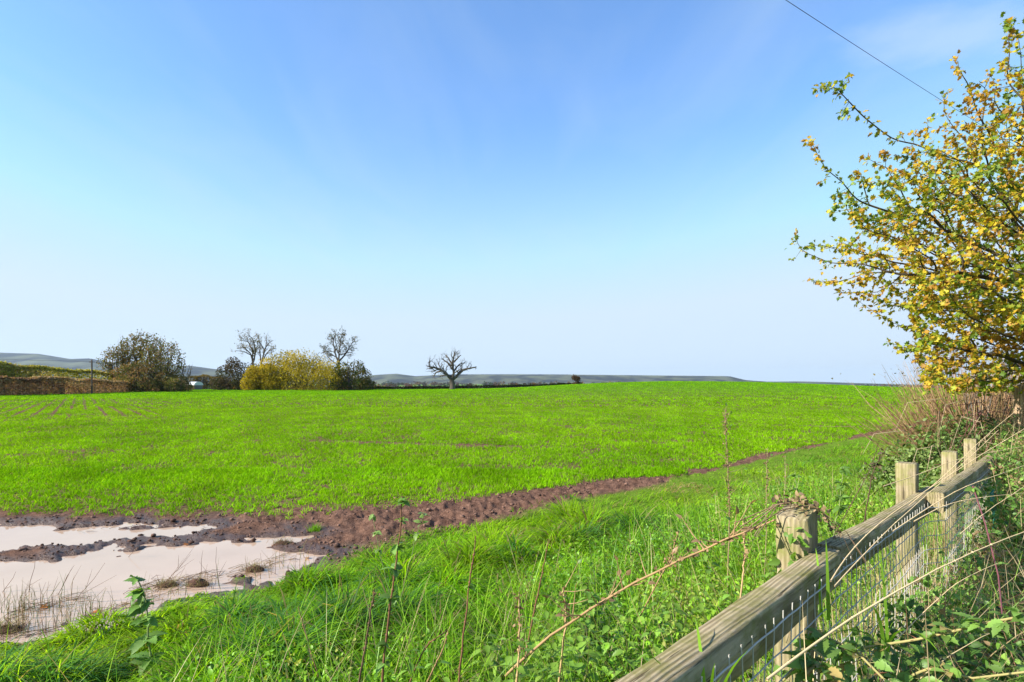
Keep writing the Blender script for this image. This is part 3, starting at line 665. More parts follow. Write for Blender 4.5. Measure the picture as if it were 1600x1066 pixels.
def skeleton(pos, par, rtip, expo=2.3, sides=5, rmax=None):
    n = len(pos); kids = [[] for _ in range(n)]
    for k in range(1, n):
        if par[k] >= 0: kids[par[k]].append(k)
    r = np.zeros(n)
    for k in range(n - 1, -1, -1):
        if not kids[k]: r[k] = rtip
        else: r[k] = (sum(r[c] ** expo for c in kids[k])) ** (1 / expo)
    if rmax: r = rtip + (r - rtip) * (rmax - rtip) / max(r[0] - rtip, 1e-6)
    # smooth positions
    pp = pos.copy()
    for _ in range(2):
        q = pp.copy()
        for k in range(1, n):
            if par[k] > 0 and kids[k]: q[k] = .5 * pp[k] + .25 * pp[par[k]] + .25 * pp[max(kids[k], key=lambda c: r[c])]
        pp = q
    chunks = []; st = [(0, None)]
    while st:
        k, frm = st.pop(); path = ([frm] if frm is not None else []) + [k]
        while kids[path[-1]]:
            ks = sorted(kids[path[-1]], key=lambda c: -r[c])
            for c in ks[1:]: st.append((c, path[-1]))
            path.append(ks[0])
        rad = r[path].copy()
        if frm is not None: rad[0] = min(rad[0], rad[1] * 1.15)
        rad[-1] *= .4
        if len(path) >= 2: chunks.append((path, rad, tube(pp[path], rad, sides)))
    return pp, r, kids, chunks

# autumn field maple over the fence at the right
def hero_tree():
    base = np.array([7.3, 6.6, 0]); base[2] = gz(base)
    t = empty('field_maple_tree', base, 'leaning maple with yellow, green and orange autumn leaves above the fence end', 'tree')
    # crown boundary from the front: left limit (pixel column) at each height, at about 6.3 m
    g = np.random.default_rng(11); att = []
    ysb = [-120, 10, 40, 80, 110, 150, 190, 230, 300, 340, 400, 450, 480, 520, 560, 600, 625]
    xl = [1720, 1600, 1570, 1565, 1490, 1470, 1440, 1350, 1262, 1236, 1234, 1275, 1345, 1385, 1425, 1440, 1450]
    while len(att) < 8200:
        py = g.uniform(-120, 610); px = g.uniform(1235, 1990); l = np.interp(py, ysb, xl); rr_ = np.interp(py, [-120, 0, 300, 500, 625], [1850, 1900, 1990, 1990, 1900])
        if px < l or px > rr_: continue
        edge = (px - l)
        if g.random() > .42 + .58 * smooth(5, 110, edge): continue
        # a hole of sky low behind the crown edge
        Y = 6.4 + g.normal(0, .55) * smooth(-20, 260, edge) + g.uniform(-.9, .9) * smooth(60, 300, edge)
        if fbm(np.array([px / 55.]), np.array([py / 55. + Y]), 3, 2)[0] < .36 and edge < 220: continue
        att.append(P(px, py, max(4.6, Y)))
    # two outlying sprigs
    for (a, b, n) in (((1322, 112), (1318, 190), 18), ((1270, 130), (1292, 155), 8), ((1262, 216), (1300, 250), 14), ((1388, 535), (1440, 545), 12), ((1565, 30), (1600, 60), 20), ((1480, 100), (1510, 110), 10)):
        for q in range(n):
            f = g.random(); att.append(P(a[0] + (b[0] - a[0]) * f + g.normal(0, 5), a[1] + (b[1] - a[1]) * f + g.normal(0, 5), 6.3 + g.normal(0, .08)))
    for q in range(2600):
        px, py = g.uniform(1425, 1640), g.uniform(400, 608)
        if px > np.interp(py, ysb, xl) + 8: att.append(P(px, py, 6.2 + g.normal(0, .35)))
    att = np.array(att)
    z0 = base[2]
    start = [base + np.array([0, 0, -.1])] + [base + np.array([-.10 * h + .1 * math.sin(h * 2), -.03 * h, h]) for h in np.arange(.2, 2.3, .2)]
    pos, par = colonize(att, start, .095, 1.0, .12, trop=(-.10, 0, -.02), jit=.25, seedr=4)
    pp, r, kids, ch = skeleton(pos, par, .0026, 2.15, 5, rmax=.13)
    tr = [c for p_, rd, c in ch[:1]]; br = [c for p_, rd, c in ch[1:]]
    loc = lambda cs: [(v - base, f, c) for v, f, c in cs]
    build('trunk', loc(tr), M['bark'], t, True); build('branches', loc(br), M['bark'], t, True)
    thin = np.where((r < .0068))[0]; thin = thin[thin > 12]
    n = len(thin); reps = 9; dn = norm(pp[thin] - pp[par[thin]])
    org = np.repeat(pp[thin], reps, 0); n2 = len(org)
    keepp = g.random(n2) < np.where(r[np.repeat(thin, reps)] < .0040, .85, .42); org = org[keepp]; dd = np.repeat(dn, reps, 0)[keepp]; n2 = len(org)
    tw = norm(dd * .5 + g.normal(0, .8, (n2, 3)) + np.array([-.35, 0, -.35])); off = np.abs(g.normal(0, .035, (n2, 1)))
    org = org + tw * off
    cl = fbm(org[:, 0] * 1.9 + 7, org[:, 2] * 1.9, 200, 3) + g.normal(0, .15, n2)
    pal = np.array([[.12, .21, .025], [.20, .30, .03], [.32, .37, .03], [.54, .47, .035], [.62, .41, .035], [.44, .25, .04]])
    ci = np.clip(((cl - .16) / .64 * 6), 0, 5.99).astype(int); col = pal[ci] * g.uniform(.7, 1.15, (n2, 1))
    tv, tf = MAPLE
    lv = place(tv, tf, org, tw, norm(g.normal(0, .75, (n2, 3)) + np.array([-.3, -.3, .8])), g.uniform(.026, .066, n2), col)
    build('leaves', loc([lv]), M['autumn'], t)
    print('hero nodes', len(pos), 'leaves', n2)
hero_tree()

# far bare trees
def bare_tree(name, label, px, pyb, pyt, halfw, D, seed, trunk_frac=.25, n=420, rmax=.45, group=None, shape='round', leaves=None, mat='far_bark', rtip=.05, lean=0, gnarl=.35, Db=.5, base_z=None, leafmul=2, zoff=0):
    g = np.random.default_rng(seed); X = (px - HX) / F * D
    zg = float(H(np.array([X]), np.array([D]))[0]) + zoff if base_z is None else base_z
    top_ = CAMZ + (HY - pyt) / F * D; hw = halfw / F * D; h = top_ - zg; base = np.array([X, D, zg])
    t = empty(name, base, label, 'tree', group); att = []
    while len(att) < n:
        u = g.uniform(-1, 1, 3) * (.80 + .45 * g.random() ** 3); 
        if shape == 'round': ok = (u ** 2).sum() < 1
        elif shape == 'fan': ok = abs(u[0]) < .35 + .65 * (u[2] * .5 + .5) and (u[0] ** 2 + max(u[2], 0) ** 2) < 1.1 and abs(u[1]) < .7
        else: ok = True
        if not ok or g.random() < .4 * (1 - (u ** 2).sum() ** .5): continue
        if fbm(np.array([u[0] * 2.6 + seed]), np.array([u[2] * 2.6 + u[1]]), seed, 2)[0] < .42: continue
        c = trunk_frac * h; att.append([u[0] * hw + lean * (u[2] + 1), u[1] * hw * .7, c + (u[2] * .5 + .5) * (h - c)])
    att = np.array(att); st = [np.array([0, 0, z]) for z in np.arange(-.3, trunk_frac * h * .8, Db)]
    pos, par = colonize(att, st, Db, 9 * Db, 1.6 * Db, jit=gnarl, seedr=seed)
    pp, r, kids, ch = skeleton(pos, par, rtip, 2.1, 4, rmax=rmax)
    build('trunk', [ch[0][2]], M[mat], t, True); build('branches', [c for _, _, c in ch[1:]], M[mat], t, True)
    if leaves is not None:
        thin = np.where(r < rtip * 2.2)[0]; thin = thin[thin > 3]; leafmul = leafmul * (1 if leafmul == 1 else 2); org = np.repeat(pp[thin], leafmul, 0); n2 = len(org)
        org = org + g.normal(0, .45 * Db / .5, (n2, 3)); tv, tf = BLOB
        pal = np.array(leaves); col = pal[g.integers(0, len(pal), n2)] * g.uniform(.7, 1.2, (n2, 1))
        build('foliage', [place(tv, tf, org, rdir(n2), rdir(n2, .5), g.uniform(.14, .38, n2), col)], M['far_leaf'], t)
    return t
def gnarled(name, label, limbs, D, seed, r0, group=None, depth=3, step=.55, dens=1.0, foliage=None):
    """limbs: hand-laid pixel polylines, the trunk first; twigs grow from them"""
    g = np.random.default_rng(seed); k = D / F; px0, py0 = limbs[0][0]; X = (px0 - HX) * k; zg = float(H(np.array([X]), np.array([D]))[0]) - .1
    t = empty(name, (X, D, zg), label, 'tree', group); tr = []; br = []; tips = []
    def to(q, dy): return np.array([(q[0] - px0) * k, dy, CAMZ - (q[1] - HY) * k - zg])
    def grow(pts, r, lv):
        L_ = np.linalg.norm(np.diff(pts, axis=0), axis=1); tot = L_.sum(); n = max(3, int(tot / step)); s0 = np.concatenate([[0], np.cumsum(L_)]) / tot; s1 = np.linspace(0, 1, n + 1)
        p = np.stack([np.interp(s1, s0, pts[:, q]) for q in range(3)], -1); j = g.normal(0, .13 * step * (1.4 if lv else .8), p.shape); j[0] = 0; p = p + j
        rad = np.maximum(r * (1 - s1 * (.62 if lv == 0 else .75)), .022); (tr if lv == 0 and pts is first else br).append(tube(p, rad, 6 if lv < 2 else 4))
        if lv >= depth: tips.extend(p[-3:]); return
        tips.append(p[-1])
        for q in range(1, n + 1):
            f = s1[q]
            if (lv == 0 and f < .22) or g.random() > (.62 if lv else .72) * dens: continue
            d = p[q] - p[q - 1]; d /= np.linalg.norm(d); side = norm(np.cross(d, g.normal(size=3))); a = g.uniform(.5, 1.15); nd = d * math.cos(a) + side * math.sin(a); nd[2] += .22; nd /= np.linalg.norm(nd)
            ln_ = (tot * .42 if lv == 0 else tot * .55) * (1.1 - .55 * f) * g.uniform(.5, 1.2); ln_ = max(ln_, step * 1.5); m1 = p[q] + nd * ln_ * .5; nd2 = nd + g.normal(0, .35, 3) + [0, 0, .25]; nd2 /= np.linalg.norm(nd2)
            grow(np.array([p[q], m1, m1 + nd2 * ln_ * .5]), rad[q] * g.uniform(.45, .7), lv + 1)
    first = None
    for i_, lb in enumerate(limbs):
        yy = np.linspace(0, 0 if i_ == 0 else g.normal(0, 2.2), len(lb)); pts = np.array([to(q, dy) for q, dy in zip(lb, yy)])
        if i_ == 0: pts[0][2] = -.2; first = pts; tb_n = len(pts); L_ = pts; tr.append(tube(pts, np.linspace(r0 * 1.15, r0 * .8, len(pts)), 8)); continue
        grow(pts, r0 * (.62 if i_ < 4 else .42), 0)
    build('trunk', tr, M['far_bark'], t, True); build('limbs', br, M['far_bark'], t, True)
    if foliage is not None:
        tp = np.array(tips); o_ = np.repeat(tp, 2, 0) + g.normal(0, .3, (len(tp) * 2, 3)); n2 = len(o_); pal = np.array(foliage)
        build('foliage', [place(*BLOB, o_, rdir(n2), rdir(n2, .5), g.uniform(.12, .36, n2), pal[g.integers(0, len(pal), n2)] * g.uniform(.7, 1.2, (n2, 1)))], M['far_leaf'], t)
gnarled('dead_oak_tree', 'lone leafless dead tree standing in the middle of the field edge',
    [[(707, 610), (707, 600), (706, 594)], [(706, 595), (697, 583), (686, 576), (672, 573), (671, 566)], [(707, 594), (717, 584), (726, 577), (736, 575), (744, 573)], [(707, 596), (709, 582), (707, 568), (711, 551)], [(708, 578), (699, 567), (690, 560)], [(708, 572), (700, 560), (694, 554)], [(708, 582), (716, 570), (726, 566)], [(706, 588), (694, 586), (686, 588)], [(709, 566), (716, 558), (720, 555)], [(690, 579), (680, 582), (676, 588)]], 180, 5, .78, step=.5, dens=.85)
BROWN = [(.18, .14, .07), (.24, .17, .09), (.13, .13, .05)]; GREEN = [(.035, .06, .018), (.05, .085, .02), (.06, .05, .025)]
OL = [(.15, .16, .045), (.20, .16, .06), (.10, .115, .035), (.24, .15, .07)]
grp = 'trees of the left hedgerow copse'
bare_tree('ivy_clad_tree', 'slim pale green tree at the left end of the left copse', 177, 600, 537, 24, 148, 21, .15, 520, .3, grp, leaves=OL, leafmul=3)
bare_tree('tall_oak_tree', 'broad brown green tree with the highest crown of the left copse', 222, 600, 517, 42, 152, 22, .1, 1300, .45, grp, leaves=OL, leafmul=4)
bare_tree('half_bare_tree', 'half bare tree with a pale trunk right of the tallest crown in the left copse', 253, 602, 528, 34, 146, 23, .18, 800, .35, grp, leaves=OL, leafmul=3)
bare_tree('small_bare_tree', 'thin twiggy tree at the right end of the left copse', 284, 602, 556, 19, 150, 24, .15, 380, .3, grp, leaves=BROWN, leafmul=1)

G3 = 'leafless trees behind the golden willow'
gnarled('bare_ash_tree', 'leafless wind bent tree rising behind the dark thorn bush', [[(397, 608), (396, 585), (395, 566)], [(395, 568), (392, 552), (382, 543), (372, 545)], [(395, 566), (395, 548), (388, 534), (376, 532)], [(396, 566), (400, 548), (396, 530), (390, 525)], [(395, 556), (386, 550), (378, 549)], [(396, 550), (402, 540), (401, 532)]], 205, 31, .45, G3, foliage=BROWN, step=.55, dens=.8)
gnarled('bare_ash_tree', 'leafless tree rising between the wind bent one and the golden willow', [[(409, 608), (408, 585), (408, 566)], [(408, 567), (412, 550), (414, 535), (413, 526)], [(408, 566), (404, 550), (402, 542)], [(409, 566), (418, 552), (426, 546), (428, 552)], [(412, 548), (420, 536), (427, 532)], [(412, 545), (407, 534), (408, 528)]], 203, 32, .42, G3, foliage=BROWN, step=.55, dens=.8)
gnarled('bare_oak_tree', 'tall thin leafed tree above the right shoulder of the golden willow', [[(530, 608), (530, 585), (529, 565)], [(529, 568), (523, 550), (520, 535), (521, 525)], [(529, 566), (531, 548), (534, 532), (537, 522)], [(529, 566), (540, 552), (547, 538), (552, 532)], [(528, 560), (516, 552), (506, 545)], [(532, 555), (543, 550), (549, 551)], [(528, 552), (527, 536), (528, 527)], [(527, 570), (512, 560), (504, 552)]], 200, 33, .5, G3, foliage=BROWN + GREEN, step=.55, dens=1.0)

# leafy crowns from lobes
def lobed(name, label, px, D, w_px, pyt, pyb, pal, seed, n=9000, lobes=14, group=None, cat='tree', leaf=.34, base_z=None, depth=.8, stemn=6, flat=0, mat='far_leaf'):
    g = np.random.default_rng(seed); X = (px - HX) / F * D
    zg = float(H(np.array([X]), np.array([D]))[0]) if base_z is None else base_z
    top_ = CAMZ + (HY - pyt) / F * D; h = top_ - zg; hw = w_px / 2 / F * D * 1.14
    t = empty(name, (X, D, zg), label, cat, group); pts = []; nr_ = []
    ls = []
    for q in range(lobes):
        a = g.uniform(-1, 1); b = g.uniform(-1, 1) * depth; top_l = h * (1.0) * math.sqrt(max(.12, 1 - .75 * (a * a + b * b / depth ** 2 * .6))) * g.uniform(.85, 1.0)
        rl = g.uniform(.26, .45) * min(hw, h); ls.append((np.array([a * (hw - rl * .7), b * (hw * .6), max(rl * .5, top_l - rl)]), rl))
        ls.append((np.array([a * (hw - rl * .6), b * hw * .6, rl * .6 * g.uniform(.6, 1.4)]), rl))
    per = n // len(ls)
    for c, rl in ls:
        v = norm(g.normal(size=(per, 3))); v[:, 2] = np.abs(v[:, 2]) * g.choice([1, 1, -1], per); rad = rl * (.72 + .34 * g.random(per) ** .7) * (1 + .2 * (fbm(v[:, 0] * 3 + c[0], v[:, 2] * 3 + v[:, 1] * 2, 9, 3) - .5) * 2)
        pts.append(c + v * rad[:, None] * np.array([1, 1, .9])); nr_.append(v)
    pts = np.concatenate(pts); nr_ = np.concatenate(nr_); k = (pts[:, 2] > -.1) & (pts[:, 2] < h * 1.02); pts, nr_ = pts[k], nr_[k]; n2 = len(pts)
    pal = np.array(pal); cl = fbm(pts[:, 0] * .35 + seed, pts[:, 2] * .35, 5, 3) * 1.5 - .25 + g.normal(0, .15, n2); ci = np.clip(cl * len(pal), 0, len(pal) - .01).astype(int)
    col = pal[ci] * g.uniform(.75, 1.2, (n2, 1)); tv, tf = BLOB
    sc = leaf * g.uniform(.5, 1.25, n2)
    build('crown' if cat == 'tree' else 'foliage', [place(tv, tf, pts, rdir(n2), norm(nr_ + g.normal(0, .6, (n2, 3))), sc, col)], M[mat], t)
    for q in range(stemn):
        a = g.uniform(-.5, .5) * hw * .3; e_ = g.uniform(-1, 1) * hw * .75
        build('trunk', [tube([(a, 0, -.3), (a * .8 + e_ * .3, g.normal(0, .3), h * .3), (e_, g.normal(0, .5), h * g.uniform(.6, .85))], [.02 * h, .014 * h, .004 * h], 5)], M['far_bark'], t, True)
    return t
GOLD = [(.30, .24, .02), (.42, .325, .022), (.54, .41, .025), (.64, .48, .03)]
GOLD2 = [(.15, .135, .02), (.25, .21, .022), (.36, .285, .025), (.48, .37, .03)]
lobed('golden_willow', 'large golden yellow domed willow at the centre of the far clump', 466, 186, 132, 538, 609, GOLD2, 41, 24000, 34, leaf=.34)
lobed('yellow_willow', 'brighter yellow low bush at the left front of the golden willow', 410, 182, 56, 563, 609, GOLD2[1:] + GOLD[:2], 42, 12000, 20, leaf=.34)
lobed('thorn_bush', 'dark purplish brown thorn bush left of the golden willow', 376, 184, 66, 550, 609, [(.06, .05, .035), (.085, .065, .045), (.05, .055, .025)], 43, 7000, 12, leaf=.34)
lobed('dark_green_tree', 'dark green leafy tree at the right end of the far clump', 548, 184, 56, 552, 607, [(.03, .05, .015), (.05, .075, .018), (.09, .08, .025)], 44, 6500, 12, leaf=.36)
lobed('low_bush', 'low brown bush beneath the left copse trees', 205, 142, 70, 562, 606, OL, 45, 7000, 12, leaf=.3)
lobed('copse_bush', 'dark low bush filling the right foot of the left copse', 262, 146, 62, 576, 606, BROWN + OL, 46, 6000, 12, leaf=.3)
lobed('round_field_tree', 'small round brown tree standing alone on the crest right of the dead oak', 899, 212, 19, 584, 600, [(.085, .05, .03), (.11, .065, .04), (.06, .05, .03)], 47, 1500, 7, leaf=.36, stemn=5)
# ------------------------------------------------------------------ hedges
def hedge(name, label, pts, pal, n, leaf, wid, seed, twigs=0):
    """pts: (px, base py or None, top py, D)"""
    g = np.random.default_rng(seed); pts = np.array(pts, float); u = np.sort(g.random(n)) * (len(pts) - 1)
    px = np.interp(u, range(len(pts)), pts[:, 0]); pt = np.interp(u, range(len(pts)), pts[:, 2]); Dd = np.interp(u, range(len(pts)), pts[:, 3])
    X = (px - HX) / F * Dd; top_ = CAMZ + (HY - pt) / F * Dd; zg = H(X, Dd, False) - .1
    zg = np.minimum(zg, top_ - 1.2); h = top_ - zg
    f = g.random(n); f = np.where(g.random(n) < .3, 1 - .06 * g.random(n), f)
    hh = zg + h * f * (1 + .16 * (fbm(X * .3, Dd * .3, seed, 4) - .5) * 2)
    dep = g.normal(0, wid, n) * np.where(f > .9, .8, 1)
    org = np.stack([X + g.normal(0, .3, n), Dd + dep, hh], -1); o0 = org[n // 2]
    pal = np.array(pal); cl = fbm(X * .25, hh * .7 + Dd * .1, seed + 3, 3) * 1.5 - .25 + g.normal(0, .15, n); ci = np.clip(cl * len(pal), 0, len(pal) - .01).astype(int)
    t = empty(name, (o0[0], o0[1], zg[n // 2]), label, 'hedge'); base = np.array(t.location)
    tv, tf = BLOB
    build('foliage', [place(tv, tf, org - base, rdir(n), rdir(n, .4), leaf * g.uniform(.5, 1.3, n), pal[ci] * g.uniform(.75, 1.2, (n, 1)))], M['far_leaf'], t)
    tb = []
    for q in g.integers(0, n, 260):
        b = np.array([X[q], Dd[q], zg[q]]) - base; tb.append(tube([b, b + (g.normal(0, .2), g.normal(0, .2), h[q] * .6), b + (g.normal(0, .5), g.normal(0, .3), h[q] * g.uniform(.9, 1.08))], [.05, .035, .01], 4))
    tag(build('stems', tb, M['far_bark'], t), kind='stuff')
    return t
RED = [(.22, .125, .08), (.33, .20, .12), (.42, .28, .17), (.28, .20, .10), (.50, .36, .24)]
hedge('brown_hedge', 'long rusty brown clipped hedge along the far left field edge', [(-260, 0, 583, 86), (0, 0, 589, 98), (100, 0, 592, 112), (200, 0, 597, 140), (300, 0, 602, 190)], RED, 30000, .26, .8, 51)
YG = [(.20, .21, .05), (.32, .32, .06), (.44, .40, .08), (.42, .33, .12)]
hedge('yellow_green_hedge', 'yellow green unclipped hedge standing behind the rusty brown one', [(-260, 0, 560, 100), (-60, 0, 566, 112), (0, 0, 566, 118), (20, 0, 571, 120), (60, 0, 571, 126), (120, 0, 578, 140), (190, 0, 586, 152)], YG, 20000, .34, 1.4, 52)
hedge('dark_field_hedge', 'thin dark green hedge line along the crest behind the dead tree', [(560, 0, 605.5, 232), (640, 0, 604.8, 232), (700, 0, 604.2, 234), (780, 0, 602.6, 236), (860, 0, 600.6, 236), (905, 0, 599.2, 232)], [(.018, .026, .010), (.026, .036, .012)], 9000, .42, .5, 53)
# low distant hedge and trees to the right of the brown hedge
hedge('golden_hedge', 'low golden brown hedge and saplings seen between the left copse and thorn bush', [(296, 0, 590, 260), (320, 0, 588, 262), (350, 0, 590, 262)], [(.16, .12, .05), (.22, .16, .06), (.10, .08, .04)], 3500, .45, 1.5, 54)

# barn beyond the end of the brown hedge
bx_, by_ = (286 - HX) / F * 205, 205.0; bz = float(H(np.array([bx_]), np.array([by_]))[0]) + .2
barn = empty('low_barn', (bx_, by_, bz), 'low barn with a pale roof past the end of the brown hedge', 'barn')
M['pale_roof'] = mat_plain('pale_roof', (.62, .63, .62), rough=.5, nscale=.6); M['barn_wall'] = mat_plain('barn_wall', (.12, .11, .10), nscale=.5)
build('walls', box((0, 0, .6), 5.4, 2.8, .85, bev=.02), M['barn_wall'], barn)
an = np.linspace(0, np.pi, 11); rv = []
for xx in (-5.6, 5.6):
    for a in an: rv.append((xx, math.cos(a) * 3.1, 1.40 + math.sin(a) * 1.25))
rv = np.array(rv); build('roof', [(rv, np.array([[q, q + 1, q + 12, q + 11] for q in range(10)]), None), (rv, np.array([list(range(11)), list(range(21, 10, -1))]), None)], M['pale_roof'], barn)
build('door', box((-5.43, 0, .6), .04, 1.2, .75, bev=.01), M['far_bark'], barn)

# utility poles at the left and their cables
def pole(px, pyt, D, r, label, ivy=False):
    X = (px - HX) / F * D; zg = float(H(np.array([X]), np.array([D]))[0]); zt = CAMZ + (HY - pyt) / F * D
    t = empty('utility_pole', (X, D, zg), label, 'pole', 'utility poles behind the left hedge')
    build('shaft', [tube([(0, 0, -.3), (0, 0, (zt - zg) * .5), (0, 0, zt - zg), (0, 0, zt - zg + .02)], [r, r * .9, r * .8, .01], 8)], M['far_bark'], t, True)
    build('crossarm', box((0, 0, zt - zg - .5), .55, .06, .06, bev=.01), M['far_bark'], t)
    if ivy:
        g = np.random.default_rng(3); n = 900; a = g.uniform(0, 6.28, n); hz = g.random(n) * (zt - zg) * .92; rr_ = r + .3 * g.random(n)
        build('ivy', [place(*BLOB, np.stack([np.cos(a) * rr_, np.sin(a) * rr_, hz], -1), rdir(n), rdir(n, .3), .22 * np.ones(n), np.array([[.04, .07, .02]]) * g.uniform(.7, 1.3, (n, 1)))], M['far_leaf'], t)
    return np.array([X, D, zt])
pA = pole(143.5, 562, 118, .16, 'dark bare utility pole behind the yellow green hedge')
pB = pole(172, 565, 150, .18, 'ivy wrapped utility pole at the left foot of the copse', True)
def cable(a, b, sag, r, label, name='overhead_cable', grp=None):
    s = np.linspace(0, 1, 60)[:, None]; pts = a * (1 - s) + b * s; pts[:, 2] -= 4 * sag * (s * (1 - s))[:, 0]
    o = build(name, [tube(pts, r, 5)], M['cable'], origin=pts[0]); o.location = [float(q) for q in pts[0]]; return tag(o, label, 'cable', grp)
cable(pA + (0, 0, -.4), np.array([-190, 70., 10.5]), .8, .02, 'thin cable running left from the bare utility pole')
cable(pA + (0, 0, -.4), pB + (0, 0, -.4), .4, .02, 'thin cable strung between the two utility poles')
a_ = P(1230, 0, 9.0); b_ = P(1455, 145, 14.0); dv = (b_ - a_)
cable(a_ - dv * 2.2 + (0, 0, .24), a_ + dv * 3.6 + (0, 0, .24), .27, .005, 'black overhead cable crossing the sky into the maple tree')

# ------------------------------------------------------------------ far woodland
def woodland():
    g = np.random.default_rng(61); ch = []; tv, tf = BLOB; n_t = 900
    px = g.uniform(-200, 1500, n_t); D = g.uniform(520, 3800, n_t); row = g.random(n_t)
    D = np.where(row < .7, np.round(D / 420) * 420 + g.normal(0, 18, n_t) + (px - 700) * .15, D); D = np.maximum(D, 480)
    X = (px - HX) / F * D; Z = H(X, D, False)
    for k in range(n_t):
        r_ = g.uniform(3, 7) * (1 + D[k] / 5000); q = 26
        v = norm(g.normal(size=(q, 3))); c = np.array([X[k], D[k], Z[k] + r_ * .8])
        base = np.array([[.05, .05, .025], [.10, .06, .035], [.04, .06, .02], [.14, .09, .03], [.06, .045, .03]])[g.integers(0, 5)]
        wide = g.choice([1, 1, 2.5])
        ch.append(place(tv, tf, c + v * r_ * .7 * np.array([wide, 1, .9]), rdir(q), rdir(q, .4), r_ * g.uniform(.5, .9, q), base[None] * g.uniform(.7, 1.25, (q, 1))))
    tag(build('far_woodland', ch, M['far_leaf']), 'distant woods and hedgerows scattered over the valley farmland', 'woodland', kind='stuff')
woodland()
for (px, D, w_, pt, lab, seed) in ((645, 420, 26, 598, 'round reddish brown tree in the valley left of the dead tree', 71), (836, 430, 16, 599, 'small reddish bush showing above the dark field hedge', 72), (566, 380, 18, 596, 'brown tree beyond the right end of the far clump', 73)):
    lobed('valley_tree', lab, px, D, w_, pt, 0, [(.09, .05, .035), (.13, .07, .045)], seed, 1200, 7, leaf=.7, group='trees down in the valley')

